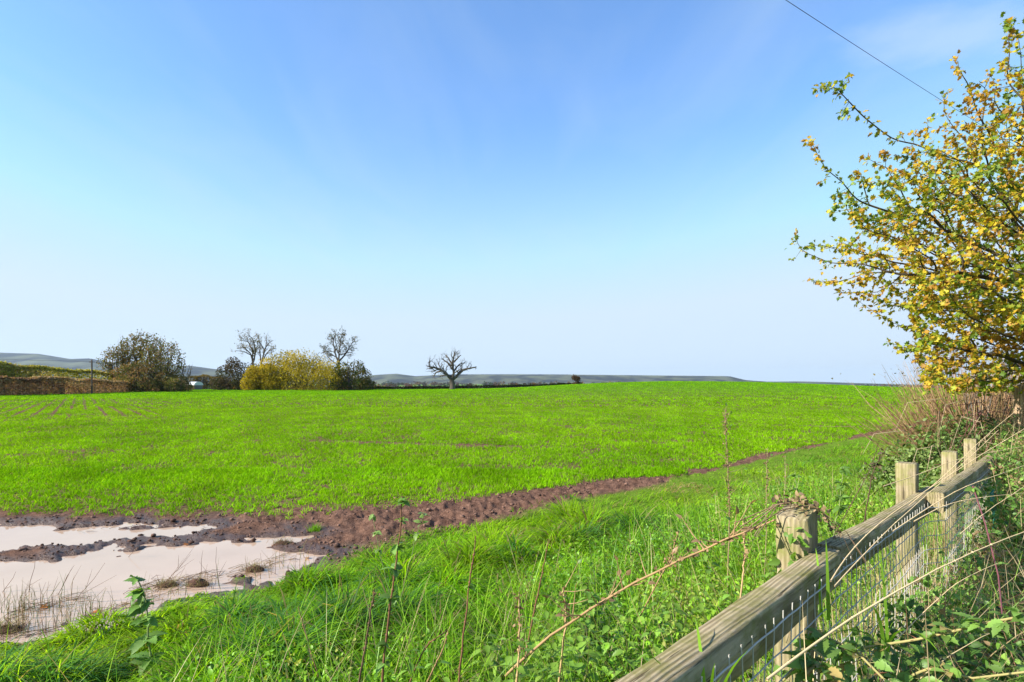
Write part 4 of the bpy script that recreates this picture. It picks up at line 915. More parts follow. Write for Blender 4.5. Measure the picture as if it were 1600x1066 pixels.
# ------------------------------------------------------------------ near plants
def fence_side(x, y): return (x - C1[0]) * NN[0] + (y - C1[1]) * NN[1], (x - C1[0]) * U[0] + (y - C1[1]) * U[1]
def f2w(al, s): return C1[0] + U[0] * al + NN[0] * s, C1[1] + U[1] * al + NN[1] * s
def undergrowth():
    g = np.random.default_rng(81)
    def hU(al, s):
        x, y = f2w(al, s)
        return (.50 + .42 * fbm(x * 1.4, y * 1.4, 301, 3) + .52 * smooth(2.3, 4.6, al) + .30 * smooth(.5, 2.6, s)) * smooth(-.02, .35, s + .3 * smooth(2.3, 3.4, al))
    ch = []
    # small leaves through the mass
    n = 62000; al = g.uniform(-.6, 8.5, n) ; s = g.random(n) ** .8 * 5.2 + .12; x, y = f2w(al, s)
    k = (y > 1.2) & (x / y < 1.15) & (x / y > .2); al, s, x, y = al[k], s[k], x[k], y[k]; n = len(x)
    z = H(x, y) + hU(al, s) * g.random(n) ** .45
    pal = np.array([[.04, .085, .02], [.06, .12, .025], [.085, .17, .03], [.12, .21, .04], [.20, .13, .06]]); ci = np.clip((fbm(x * 1.6, y * 1.6, 310, 3) * 1.5 - .3 + g.normal(0, .16, n)) * 5, 0, 4.99).astype(int)
    ch.append(place(*SIMPLE, np.stack([x, y, z], -1), norm(rdir(n) + [0, -.2, -.1]), norm(g.normal(0, .5, (n, 3)) + [-.3, -.2, .9]), g.uniform(.014, .042, n), pal[ci] * g.uniform(.75, 1.5, (n, 1))))
    # green arching grass and straw
    for (n, w_, l0, l1, pl, lo) in ((16000, .0045, .25, .6, [[.08, .17, .03], [.12, .25, .03], [.17, .30, .05]], .2), (24000, .0032, .3, .8, [[.42, .33, .17], [.52, .42, .24], [.30, .20, .10], [.22, .14, .08]], .2)):
        al = g.uniform(-.6, 8.0, n); s = g.random(n) ** .9 * 4.5 + .10; x, y = f2w(al, s); k = (y > 1.3) & (x / y < 1.1) & (x / y > .3); al, s, x, y = al[k], s[k], x[k], y[k]; m_ = len(x)
        z = H(x, y) + hU(al, s) * g.uniform(.0, .75, m_); pl = np.array(pl)
        ch.append(blades(np.stack([x, y, z], -1), g.normal(.6, 1.2, m_) + np.pi * (g.random(m_) < .4), g.uniform(l0, l1, m_) * .75, np.full(m_, w_), g.uniform(.2, 1.3, m_), g.uniform(.2, 1.6, m_), pl[g.integers(0, len(pl), m_)] * g.uniform(.7, 1.2, (m_, 1)), 5))
    n = 10000; al = g.uniform(-.3, 6.5, n); s = g.uniform(.2, 4, n); x, y = f2w(al, s); k = (y > 1.5) & (x / y < 1.05) & (x / y > .4); al, s, x, y = al[k], s[k], x[k], y[k]; m_ = len(x)
    pl = np.array([[.60, .48, .28], [.48, .34, .18], [.22, .10, .07], [.20, .32, .08]]); z = H(x, y) + hU(al, s) * g.uniform(.6, 1.0, m_)
    ch.append(blades(np.stack([x, y, z], -1), g.normal(-.6, .6, m_) + np.pi * (g.random(m_) < .35), g.uniform(.25, .7, m_), np.full(m_, .0035), g.uniform(.9, 1.5, m_), g.uniform(-.1, .6, m_), pl[g.integers(0, 4, m_)] * g.uniform(.7, 1.2, (m_, 1)), 5))
    # purple bramble canes, thin
    for q in range(150):
        al = g.uniform(.5, 5.5); s = g.uniform(.25, 3.6); x, y = f2w(al, s); z = gz((x, y)) + .1; a = g.uniform(0, 6.28); l = g.uniform(.4, 1.0); hh = g.uniform(.3, .8)
        pts = [(x + math.cos(a) * l * t_, y + math.sin(a) * l * t_, z + hh * math.sin(t_ * 2.3)) for t_ in np.linspace(0, 1, 8)]
        ch.append(tube(pts, np.linspace(.0032, .0015, 8), 4, col=[(.16, .05, .06), (.30, .20, .11), (.12, .16, .05)][q % 3]))
    tag(build('undergrowth', ch, M['leaf']), 'tangled undergrowth of small leaves, straw and brambles on the near side of the mesh', 'undergrowth', kind='stuff')
    # straw caught behind the mesh
    ch2 = []; n = 26000; al = g.uniform(-1.0, 6.0, n); s = g.uniform(.13, .75, n); x, y = f2w(al, s)
    zf = np.interp(al, [-.6, .3, 1.2, 2.1, 2.8, 4.2, 6], [1.02, .97, .84, .80, 1.0, 1.12, 1.3]) - .25 * (s - .13) + .16 * (fbm(x * 3, y * 3, 350, 3) - .5)
    z = zf * g.random(n) ** .35; pal = np.array([[.05, .11, .02], [.08, .17, .03], [.13, .26, .04], [.20, .33, .06], [.26, .18, .09]])
    ci = np.clip((fbm(x * 3, y * 3, 351, 3) * 1.5 - .3 + g.normal(0, .2, n)) * 5, 0, 4.99).astype(int)
    ch2.append(place(*SIMPLE, np.stack([x, y, z], -1), norm(rdir(n) + [0, -.2, -.1]), norm(g.normal(0, .5, (n, 3)) + [-.3, -.2, .9]), g.uniform(.014, .04, n), pal[ci] * g.uniform(.75, 1.5, (n, 1))))
    n = 7000; al = g.uniform(-1.0, 6.0, n); s = g.uniform(.13, .8, n); x, y = f2w(al, s); zf = np.interp(al, [-.6, .3, 1.2, 2.1, 2.8, 4.2, 6], [1.0, .94, .82, .80, .98, 1.1, 1.25])
    pl = np.array([[.60, .48, .28], [.48, .36, .20], [.30, .16, .09], [.24, .40, .06]])
    ch2.append(blades(np.stack([x, y, zf * g.random(n) ** .5 - .1], -1), g.uniform(0, 6.28, n), g.uniform(.12, .45, n), np.full(n, .0032), g.uniform(.3, 1.5, n), g.uniform(-.4, 1.0, n), pl[g.integers(0, 4, n)] * g.uniform(.7, 1.2, (n, 1)), 5))
    tag(build('fence_side_growth', ch2, M['leaf']), 'leaves and dead stems heaped against the lower wire mesh', 'undergrowth', kind='stuff')
    ch = []; n = 6500; al = g.uniform(-1.2, 4.6, n); s = g.uniform(-.16, .22, n); x, y = f2w(al, s); z = H(x, y) + g.uniform(0, .5, n)
    pl = np.array([[.42, .33, .17], [.52, .42, .22], [.30, .22, .10], [.20, .36, .04], [.15, .28, .03]])
    ch.append(blades(np.stack([x, y, z], -1), g.uniform(0, 6.28, n), g.uniform(.2, .55, n), np.full(n, .0042), g.uniform(.0, 1.1, n), g.uniform(-.5, 1.6, n), pl[g.integers(0, 5, n)] * g.uniform(.7, 1.15, (n, 1)), 5))
    tag(build('fence_foot_straw', ch, M['dry']), 'pale dry straw and grass standing up through the wire mesh', 'dry grass', kind='stuff')
    # leafy weeds on the field side of the fence
    ch = []; n = 52000; al = g.uniform(-2.2, 7.5, n); s = -g.random(n) ** 1.5 * 2.4 - .05; x, y = f2w(al, s)
    patch = fbm(x * 1.1 + 3, y * 1.1, 330, 3); k = (y > 1.0) & (g.random(n) < smooth(.36, .56, patch + .22 * smooth(-1.6, -.2, s))); al, s, x, y = al[k], s[k], x[k], y[k]; n = len(x)
    hh = .12 + .34 * fbm(x * 1.6, y * 1.6, 333, 3) + .12 * smooth(-1.2, -.3, s); z = H(x, y) + hh * g.random(n) ** .5
    pal = np.array([[.08, .20, .02], [.12, .28, .02], [.18, .38, .02], [.25, .46, .03], [.28, .32, .06]]); ci = np.clip((fbm(x * 2, y * 2, 340, 3) * 1.5 - .25 + g.normal(0, .2, n)) * 5, 0, 4.99).astype(int)
    ch.append(place(*SIMPLE, np.stack([x, y, z], -1), norm(rdir(n) + [0, 0, -.3]), norm(g.normal(0, .45, (n, 3)) + [-.3, -.1, .9]), g.uniform(.012, .04, n), pal[ci] * g.uniform(.7, 1.35, (n, 1))))
    n = 9000; al = g.uniform(-2, 7, n); s = -g.random(n) ** 1.3 * 2.2 - .05; x, y = f2w(al, s); k = y > 1.2; x, y = x[k], y[k]; n = len(x)
    pl = np.array([[.46, .36, .18], [.22, .46, .02], [.30, .52, .02], [.18, .38, .02], [.26, .50, .02]])
    ch.append(blades(np.stack([x, y, H(x, y) + .03], -1), g.normal(2.6, 1.1, n), g.uniform(.3, .75, n), np.full(n, .004), g.uniform(.2, .9, n), g.uniform(.1, 1.1, n), pl[g.integers(0, 5, n)] * g.uniform(.7, 1.2, (n, 1)), 5))
    tag(build('verge_weeds', ch, M['leaf']), 'low leafy weeds and ground cover against the field side of the fence', 'weeds', kind='stuff')
undergrowth()

# nettles: a few that stand apart, the rest one patch
def nettle_geo(seed, h):
    g = np.random.default_rng(seed); st = []
    z = np.linspace(0, h, 12); pts = np.stack([.03 * np.sin(z * 5 + seed), .03 * np.cos(z * 4), z], -1)
    st.append(tube(pts, np.linspace(.0035, .0014, 12), 5, col=(.16, .20, .06)))
    O, Dd, S_ = [], [], []
    for k, zq in enumerate(np.linspace(.18 * h, h, 11)):
        c = np.array([np.interp(zq, z, pts[:, 0]), np.interp(zq, z, pts[:, 1]), zq]); a = k * np.pi / 2 + g.normal(0, .2); f = math.sin(.35 + 2.5 * (zq / h))
        for sg in (0, np.pi):
            d = np.array([math.cos(a + sg), math.sin(a + sg), g.uniform(-.45, .1)]); O.append(c + d * .018); Dd.append(d); S_.append((.03 + .045 * max(f, .12)) * g.uniform(.85, 1.15))
            st.append(tube([c, c + d * .02], [.0012, .001], 3, col=(.16, .20, .06)))
    O, Dd, S_ = np.array(O), np.array(Dd), np.array(S_); n = len(O)
    col = np.array([[.14, .27, .035]]) * g.uniform(.65, 1.5, (n, 1)) + np.array([[.05, .02, 0]]) * g.random((n, 1))
    return st, [place(*OVATE, O, Dd, norm(g.normal(0, .2, (n, 3)) + [0, 0, 1]), S_, col)]
HS = (.42, .52, .6, .38, .48); geos = [nettle_geo(k, h) for k, h in enumerate(HS)]; g = np.random.default_rng(5)
def npl(px, py, hgt): zt = hgt * .95; Yq = (CAMZ - zt - .08) * F / (py - HY); X = (px - HX) / F * Yq; return np.array([X, Yq, gz((X, Yq)) - .02])
named_n = [(846, 930, 0, 'bushy nettle close to the foot of the arching dead cane'), (920, 900, 1, 'nettle just above the middle of the arching dead cane'), (1030, 985, 2, 'tallest nettle between the arching cane and the near rail'), (1130, 900, 3, 'short nettle left of the squat mossy post'), (1000, 930, 4, 'nettle under the arching cane halfway along it'), (1275, 800, 0, 'nettle right behind the squat mossy post'), (640, 1005, 1, 'nettle beside the base of the tallest brown stalk'), (770, 985, 3, 'small nettle right of the bare reddish stalk')]
pr = {}
for px, py, k, lab in named_n:
    q = npl(px, py, HS[k])
    if k not in pr:
        t = empty('nettle', q, lab, 'nettle', 'nettles on the verge'); build('stem', geos[k][0], M['stem'], t); build('leaves', geos[k][1], M['leaf'], t); pr[k] = t
    else: copy_thing(pr[k], q, g.uniform(0, 6), g.uniform(.85, 1.1), lab, g.normal(0, .1), g.normal(.1, .1))
ch = []
for q in range(95):
    px = g.uniform(760, 1330); py = np.interp(px, [760, 900, 1100, 1330], [1010, 965, 900, 760]) + g.normal(0, 42)
    k = g.integers(0, 5); q_ = npl(px, max(py, 720), HS[k]); s_q, _ = fence_side(q_[0], q_[1])
    if s_q > -.08: continue
    a = g.uniform(0, 6.28); sc = g.uniform(.7, 1.05); Rm = np.array([[math.cos(a), -math.sin(a), 0], [math.sin(a), math.cos(a), 0], [0, 0, 1]]) @ np.array([[1, 0, g.normal(0.1, .15)], [0, 1, g.normal(0, .15)], [0, 0, 1]])
    for part in geos[k]:
        for v, f, c in part: ch.append((v @ Rm.T * sc + q_, f, c * g.uniform(.8, 1.2)))
tag(build('nettle_patch', ch, M['leaf']), 'mass of nettles filling the verge beside the near rail', 'nettles', kind='stuff')

# tall dead stalks and leafy shoots standing on the verge
def stalk(pts_px, Y, r, label, col, leaves=(), name='dead_stalk', cat='stalk', seedheads=0, lcol=(.14, .26, .05), lsz=.05, group=None, branches=0):
    """pts_px from base to tip"""
    Yv = np.linspace(Y[0], Y[1], len(pts_px)) if isinstance(Y, tuple) else np.full(len(pts_px), Y)
    pts = np.array([P(a, b, q) for (a, b), q in zip(pts_px, Yv)])
    if len(pts) > 2 or True:
        s0 = np.linspace(0, 1, len(pts)); s1 = np.linspace(0, 1, 14); pts = np.stack([np.interp(s1, s0, pts[:, q]) for q in range(3)], -1)
        for _ in range(3): pts[1:-1] = .25 * pts[:-2] + .5 * pts[1:-1] + .25 * pts[2:]
    zg = gz(pts[0])
    if pts[0][2] > zg + .02 and name != 'bramble_cane' and not label.startswith('long'):
        d = pts[1] - pts[0]; d = d / max(abs(d[2]), .05); ext = pts[0] - d * (pts[0][2] - zg + .03)
        if abs(d[0]) > 1 or abs(d[1]) > 1: ext = np.array([pts[0][0], pts[0][1], zg - .03])
        pts = np.concatenate([[ext], pts])
    base = pts[0].copy(); t = empty(name, base, label, cat, group); g = np.random.default_rng(int(abs(pts[-1][0] * 1000)) % 9999)
    pts = pts - base; pts[1:-1] += g.normal(0, .0004 if cat == 'straw' else .0018, (len(pts) - 2, 3)); n = len(pts)
    ch = [tube(pts, np.linspace(r, r * .45, n), 6, col=col)]
    for k in range(1, n - 1):              # nodes of the stem
        if g.random() < .4: ch.append(place(ICO, ICF, pts[k][None], np.array([[0, 0, 1.]]), np.array([[1., 0, 0]]), r * 1.25, np.array([col])))
    O, Dd, S_ = [], [], []
    for b in range(branches):
        f = g.uniform(.3, .95); c = np.array([np.interp(f, np.linspace(0, 1, n), pts[:, q]) for q in range(3)]); d = norm(np.array([g.normal(), g.normal() * .5, g.uniform(.1, 1)])); l = g.uniform(.04, .14)
        ch.append(tube([c, c + d * l * .5, c + d * l + [0, 0, .01]], [r * .45, r * .35, r * .15], 4, col=col)); 
        if seedheads or g.random() < .5: O.append(c + d * l); Dd.append(d); S_.append(.03)
    build('stem', ch, M['stem'], t)
    for (f, m_) in leaves:
        c = np.array([np.interp(f, np.linspace(0, 1, n), pts[:, q]) for q in range(3)])
        for q in range(m_):
            a = g.uniform(0, 6.28); O.append(c + g.normal(0, .006, 3)); Dd.append(np.array([math.cos(a), math.sin(a), g.uniform(-.6, .4)])); S_.append(lsz * g.uniform(.5, 1.2))
    if O:
        O, Dd, S_ = np.array(O), np.array(Dd), np.array(S_); m_ = len(O)
        build('leaves', [place(*OVATE, O, Dd, norm(g.normal(0, .4, (m_, 3)) + [0, -.2, 1]), S_, np.array([lcol]) * g.uniform(.7, 1.4, (m_, 1)))], M['leaf'], t)
    if seedheads:
        m_ = seedheads; f = g.uniform(.35, 1, m_); c = np.stack([np.interp(f, np.linspace(0, 1, n), pts[:, q]) for q in range(3)], -1) + g.normal(0, .008, (m_, 3))
        build('seed_head', [place(*SIMPLE, c, rdir(m_), rdir(m_), g.uniform(.008, .02, m_), np.array([[.22, .14, .07]]) * g.uniform(.7, 1.5, (m_, 1)))], M['dry'], t)
    return t
BR = (.20, .10, .055); BR2 = (.30, .19, .09); TAN = (.50, .34, .17); GRN = (.20, .26, .09)
stalk([(597, 1066), (608, 960), (622, 860), (629, 775)], 2.55, .0062, 'tallest brown stalk with green leaf whorls at the bottom left of centre', BR, [(.97, 6), (.86, 7), (.72, 9), (.6, 9), (.46, 7), (.25, 8), (.16, 6)], lsz=.055)
stalk([(716, 1066), (728, 960), (736, 900), (743, 838)], 2.5, .0052, 'bare reddish stalk with one bright green leaf tuft halfway up', BR, [(.62, 5)], lsz=.045, lcol=(.25, .42, .05))
stalk([(835, 955), (846, 900), (857, 843)], 3.1, .0048, 'short bare brown stalk standing in front of the arching cane', BR)
stalk([(562, 1060), (575, 990), (585, 920)], 2.5, .0055, 'crusty dark stalk left of the tallest leafy one', (.13, .08, .05), seedheads=26)
stalk([(640, 1066), (664, 1010), (698, 985)], 2.6, .0042, 'short slanting snapped stalk between two upright stalks', BR)
stalk([(680, 1040), (692, 1015), (700, 985)], 2.7, .0045, 'slim leaning stalk beside the bare reddish one', BR2)
stalk([(1138, 880), (1140, 800), (1137, 720), (1133, 640)], 4.1, .0045, 'tall thin seeding dock stalk rising above the crop behind the verge', (.30, .22, .12), seedheads=260, branches=9)
stalk([(1196, 830), (1198, 760), (1199, 700)], 4.4, .0034, 'slender pale stalk right of the tall seeding dock', (.30, .24, .13), seedheads=90, branches=5)
stalk([(1225, 830), (1226, 770), (1227, 712)], 4.2, .003, 'faint thin grass stalk left of the leafy clump by the second post', (.36, .30, .16), seedheads=40)
stalk([(1243, 810), (1245, 770), (1242, 735)], 3.8, .004, 'short stalk just above the squat mossy post', GRN, [(.9, 6), (.6, 8), (.3, 8)], lsz=.05)
stalk([(1300, 850), (1312, 790), (1318, 730)], 3.5, .0042, 'leafy shoot behind the middle rail left of the clean square post', GRN, [(.97, 8), (.8, 9), (.65, 9), (.5, 9), (.3, 8)], lsz=.055)
stalk([(1355, 790), (1362, 740), (1385, 700)], 4.3, .0045, 'dark dead dock with curled leaves beside the clean square post', (.10, .06, .04), [(.9, 8), (.7, 10), (.5, 8)], lsz=.05, lcol=(.10, .08, .04), branches=7)
stalk([(1340, 770), (1362, 730), (1372, 695)], 4.7, .004, 'dark branching dead dock behind the leafy shoot', (.10, .06, .04), lcol=(.10, .08, .04), branches=14)
stalk([(1030, 905), (1048, 870), (1060, 830)], 3.2, .004, 'brown seeding stalk in the weeds above the arching cane', BR2, seedheads=50, branches=5)
stalk([(1160, 905), (1165, 860), (1160, 812)], 2.6, .004, 'dry stalk leaning in the weeds left of the squat mossy post', TAN, seedheads=50, branches=4)
stalk([(808, 1066), (812, 1000), (811, 925)], 2.35, .0055, 'pale dry flower stalk beside the foot of the arching cane', TAN, seedheads=60)
stalk([(880, 1010), (886, 960), (880, 918)], 2.5, .0045, 'pale upright dead stalk crossing behind the arching cane', TAN, seedheads=60, branches=5)
stalk([(240, 1066), (232, 1000), (230, 940), (215, 905)], 3.1, .006, 'leafy mallow shoot at the puddle edge at bottom left', GRN, [(.98, 4), (.85, 10), (.7, 12), (.55, 12), (.4, 12), (.25, 10), (.1, 8)], name='mallow_plant', cat='plant', lsz=.095)
stalk([(500, 1066), (483, 1010), (466, 948)], 2.9, .0045, 'thin dark stalk in the grass right of the leafy mallow shoot', BR2)
stalk([(602, 900), (590, 850), (582, 800)], 4.0, .003, 'young pale bramble sprig over the bare soil left of centre', GRN, [(.95, 5), (.7, 7), (.45, 6)], name='bramble_sprig', cat='plant', lsz=.05, lcol=(.20, .30, .08))
stalk([(640, 880), (652, 830), (664, 800)], 4.0, .003, 'young pale bramble sprig over the bare soil right of the tallest stalk', GRN, [(.95, 6), (.75, 6), (.5, 6)], name='bramble_sprig', cat='plant', lsz=.05, lcol=(.20, .30, .08))
stalk([(790, 1056), (830, 1015), (880, 978), (945, 938), (1010, 900), (1075, 868), (1140, 840), (1212, 812)], (2.45, 1.72), .0058, 'long arching dead cane running from the bottom of the verge up to the mossy post', (.34, .22, .11), branches=22, seedheads=90, name='dead_cane', cat='cane', lcol=(.26, .17, .09))
# dead stems heaped on the mossy post
def tangle():
    g = np.random.default_rng(14); c0 = D3(0, -.01, 1.335); t = empty('dead_vine', c0, 'clump of withered brown vine draped over the squat mossy post', 'vine'); ch = []
    for q in range(6):
        y0 = g.uniform(-.04, .04); z0 = g.uniform(-.006, .004); l = g.uniform(.07, .16); e_ = g.normal(0, .03)
        pts = np.array([[-.05 - l * .8, y0 - .03 + e_, z0 - .07], [-.05, y0, z0 - .004], [0, y0 + e_ * .3, z0 + .004], [.05, y0 + e_ * .6, z0 + .006], [.06 + l * .5, y0 + e_, z0 - l * .5], [.07 + l * .7, y0 + e_ * 1.5 - .02, z0 - l * 1.2]])
        build('stem', [tube(pts, np.linspace(.0017, .0007, 6), 4, col=np.array((.22, .15, .09)) * g.uniform(.6, 1.4))], M['stem'], t)
    n = 120; o_ = np.stack([g.normal(.04, .05, n), g.normal(-.01, .04, n), np.zeros(n)], -1); o_[:, 2] = .004 - np.maximum(np.abs(o_[:, 0] - .0) - .05, 0) * 1.3 + g.normal(0, .01, n)
    build('leaves', [place(*SIMPLE, o_, rdir(n), rdir(n), g.uniform(.010, .024, n), np.array([[.24, .17, .09]]) * g.uniform(.5, 1.5, (n, 1)))], M['dry'], t)
    # green trailing leaves down the post face
    n = 26; o_ = np.stack([g.normal(-.03, .03, n), g.normal(-.075, .02, n), g.uniform(-.22, -.05, n)], -1)
    build('green_leaves', [place(*OVATE, o_, norm(rdir(n) + [0, -.3, -.5]), norm(rdir(n) + [-.5, -1, .3]), g.uniform(.02, .045, n), np.array([[.14, .27, .04]]) * g.uniform(.6, 1.4, (n, 1)))], M['leaf'], t)
tangle()

# long straw stalks leaning over the rail from the right
LS = [([(1198, 1062), (1300, 984), (1420, 912), (1510, 866), (1604, 830)], (1.05, 1.5), .0030, 'long thick tan straw crossing low over the undergrowth'),
      ([(1298, 908), (1322, 866), (1374, 814), (1438, 774), (1510, 724), (1604, 668)], (1.35, 2.1), .0022, 'long straw curving up from the mesh over the middle rail'),
      ([(1304, 916), (1358, 856), (1430, 788), (1498, 732), (1560, 672)], (1.4, 2.3), .0020, 'long straw running beside the curved one over the middle rail'),
      ([(1428, 815), (1478, 787), (1540, 776), (1604, 770)], (2.0, 2.3), .0024, 'long nearly level straw right of the rail end'),
      ([(1395, 830), (1440, 800), (1500, 762), (1560, 742), (1604, 726)], (1.9, 2.3), .0022, 'long straw sloping up under the level rail end'),
      ([(1380, 760), (1440, 740), (1500, 715), (1604, 697)], (2.2, 2.6), .0020, 'long fine straw lying across the far rail'),
      ([(1500, 835), (1540, 800), (1604, 758)], (2.0, 2.4), .0022, 'long pale straw over the dark leaves at right'),
      ([(1420, 790), (1480, 740), (1530, 690), (1590, 640)], (2.5, 3.0), .0022, 'long straw rising steeply past the short posts'),
      ([(1400, 1000), (1450, 950), (1500, 905), (1560, 880)], (1.7, 1.9), .0018, 'long broken straw low in the undergrowth')]
for a, Yq, r_, lab in LS:
    t = stalk(a, Yq, r_ * .85, lab, (.70, .52, .29), name='grass_stalk', cat='straw', group='straws leaning over the fence')
# bright grass shoots in front of the near rail
def shoot(px, py, Y, label, n=7, h=.16, seed=1):
    g = np.random.default_rng(seed); c = P(px, py, Y); t = empty('grass_shoot', c, label, 'grass shoot', 'grass shoots by the near rail')
    col = np.array([[.22, .42, .04]]) * g.uniform(.7, 1.2, (n, 1))
    b = g.normal(0, .008, (n, 3)); b[:, 2] = -.1
    build('blades', [blades(b, g.uniform(0, 6.28, n), g.uniform(.6, 1.3, n) * h + .08, g.uniform(.006, .011, n), g.uniform(.0, .4, n), g.uniform(.5, 2.4, n), col, 7)], M['grass'], t)
shoot(1108, 1050, .98, 'bright broad bladed grass shoot in front of the near rail', 9, .12, 3)
shoot(1062, 1066, .95, 'small grass shoot at the very bottom of the near rail', 6, .06, 4)
shoot(1385, 960, 1.5, 'bright grass shoot standing before the wire mesh', 5, .16, 6)
shoot(1290, 905, 1.5, 'broad green blade leaning through the top of the mesh', 3, .14, 8)

# bramble canes low on the right
def bramble(pts_px, Y, label, nl=22, lsz=.036, seed=1, r=.0035, col=(.34, .30, .12)):
    g = np.random.default_rng(seed); pts = np.array([P(a, b, q) for (a, b), q in zip(pts_px, np.linspace(Y[0], Y[1], len(pts_px)))])
    s0 = np.linspace(0, 1, len(pts)); s1 = np.linspace(0, 1, 16); pts = np.stack([np.interp(s1, s0, pts[:, q]) for q in range(3)], -1); base = pts[-1].copy()
    t = empty('bramble_cane', base, label, 'bramble', 'bramble canes at bottom right'); pts = pts - base; ch = [tube(pts, np.linspace(r, r * .8, 16), 6, col=col)]
    for q in range(30):
        k = g.integers(1, 15); ch.append(tube([pts[k], pts[k] + g.normal(0, .006, 3)], [.0012, .0002], 3, col=(.3, .12, .08)))
    O, Dd = [], []
    for q in range(nl):
        k = g.integers(0, 16); a = g.uniform(0, 6.28); d = np.array([math.cos(a), math.sin(a) * .6, g.uniform(-.7, .5)]); l = g.uniform(.012, .035); ch.append(tube([pts[k], pts[k] + d * l], [.0012, .0009], 3, col=col)); O.append(pts[k] + d * l); Dd.append(d)
        for sg in (-1, 1): O.append(pts[k] + d * l * .8); Dd.append(d + np.array([-d[1], d[0], 0]) * sg * 1.3)
    O, Dd = np.array(O), np.array(Dd); n = len(O); build('stem', ch, M['stem'], t)
    c = np.where(g.random((n, 1)) < .15, np.array([[.36, .28, .10]]), np.array([[.17, .30, .06]])) * g.uniform(.6, 1.3, (n, 1))
    build('leaves', [place(*OVATE, O, Dd, norm(g.normal(0, .4, (n, 3)) + [-.2, -.2, 1]), lsz * g.uniform(.6, 1.2, n), c)], M['leaf'], t)
bramble([(1350, 1012), (1430, 1000), (1500, 984), (1550, 972), (1604, 962)], (1.5, 1.25), 'hairy bramble cane with crinkled green leaves at bottom right', 24, .036, 3)
bramble([(1250, 1010), (1300, 1000), (1340, 1020), (1380, 1060)], (1.45, 1.3), 'leafy bramble tip in front of the lower mesh', 20, .036, 4)
bramble([(1220, 1066), (1260, 1030), (1290, 1040), (1310, 1070)], (1.35, 1.25), 'bright young bramble shoot at the bottom beside the rail', 22, .045, 5)
bramble([(1400, 1066), (1450, 1045), (1520, 1060), (1604, 1050)], (1.5, 1.35), 'shaded bramble cane along the bottom right edge', 20, .036, 6)
bramble([(1520, 760), (1540, 820), (1560, 900), (1566, 960)], (2.4, 1.9), 'purple bramble cane hanging down at the right edge', 6, .035, 7, .003, (.16, .06, .07))

# teal plastic strip caught in the fence
M['teal'] = mat_plain('teal_plastic', (.02, .22, .17), rough=.4, spec=.5)
ch = []
for q in range(7):
    a = 3.05 + q * .03; ch.append(tube([mesh_pt(a, .98) + NX * .05, mesh_pt(a, .9) + NX * .055, mesh_pt(a, .82) + NX * .06, mesh_pt(a, .72) + NX * .05], .0035, 5))
for q in range(6):
    z = .73 + q * .05; ch.append(tube([mesh_pt(3.04, z) + NX * .056, mesh_pt(3.14, z) + NX * .06, mesh_pt(3.24, z) + NX * .056], .003, 5))
o = build('plastic_netting', ch, M['teal'], origin=mesh_pt(3.1, .7)); o.location = [float(q) for q in mesh_pt(3.1, .7)]
tag(o, 'scrap of teal plastic netting hanging by the far rail', 'netting')

# bramble bank and twiggy shrub beyond the fence end
def bush():
    g = np.random.default_rng(91); n = 30000
    cs = [(P(1470, 0, 7.4), .95, 1.22), (P(1540, 0, 7.6), 1.0, 1.48), (P(1600, 0, 7.2), 1.2, 1.35), (P(1425, 0, 7.8), .5, .7), (P(1680, 0, 7.5), 1.2, 1.4), (P(1500, 0, 6.6), .55, .92), (P(1560, 0, 6.3), .7, 1.0)]
    c0 = np.array([cs[1][0][0], cs[1][0][1], 0]); c0[2] = gz(c0); t = empty('bramble_bank', c0, 'dense bank of ivy and bramble leaves beyond the last fence posts', 'bramble'); O, Nn = [], []
    for c, r_, h in cs:
        v = norm(g.normal(size=(n // len(cs), 3))); v[:, 2] = np.abs(v[:, 2]); rad = .72 + .36 * g.random(len(v)) ** .8; rad *= 1 + .25 * (fbm(v[:, 0] * 4 + c[0], v[:, 2] * 4 + v[:, 1], 7, 3) - .5) * 2
        O.append(np.stack([c[0] + v[:, 0] * rad * r_, c[1] + v[:, 1] * rad * r_ * .8, c0[2] + v[:, 2] * rad * h * .78], -1)); Nn.append(v)
    O, Nn = np.concatenate(O), np.concatenate(Nn); m_ = len(O)
    pal = np.array([[.035, .075, .018], [.055, .11, .025], [.09, .17, .035], [.14, .22, .05], [.20, .28, .08]]); ci = np.clip((fbm(O[:, 0] * 2.5, O[:, 2] * 2.5, 8, 3) * 1.5 - .3 + g.normal(0, .18, m_)) * 5, 0, 4.99).astype(int)
    build('leaves', [place(*SIMPLE, O - c0, rdir(m_), norm(Nn + g.normal(0, .5, (m_, 3)) + [0, 0, .4]), g.uniform(.03, .075, m_), pal[ci] * g.uniform(.75, 1.3, (m_, 1)))], M['leaf'], t)
    ch = []
    for q in range(90):
        c, r_, h = cs[g.integers(0, 7)]; a = g.uniform(-.5, 3.6); b = np.array([c[0], c[1], c0[2] + h * .3]) - c0; e_ = np.array([math.cos(a) * r_ * 1.15, -abs(math.sin(a)) * r_ * .9, h * g.uniform(.5, .9)])
        ch.append(tube([b, b + e_ * [.5, .5, .9], b + e_ * [.9, .9, .85], b + e_ * [1.05, 1.05, .5]], [.006, .005, .003, .0015], 4, col=[(.30, .20, .12), (.16, .07, .06), (.42, .34, .22)][q % 3]))
    build('canes', ch, M['stem'], t)
bush()
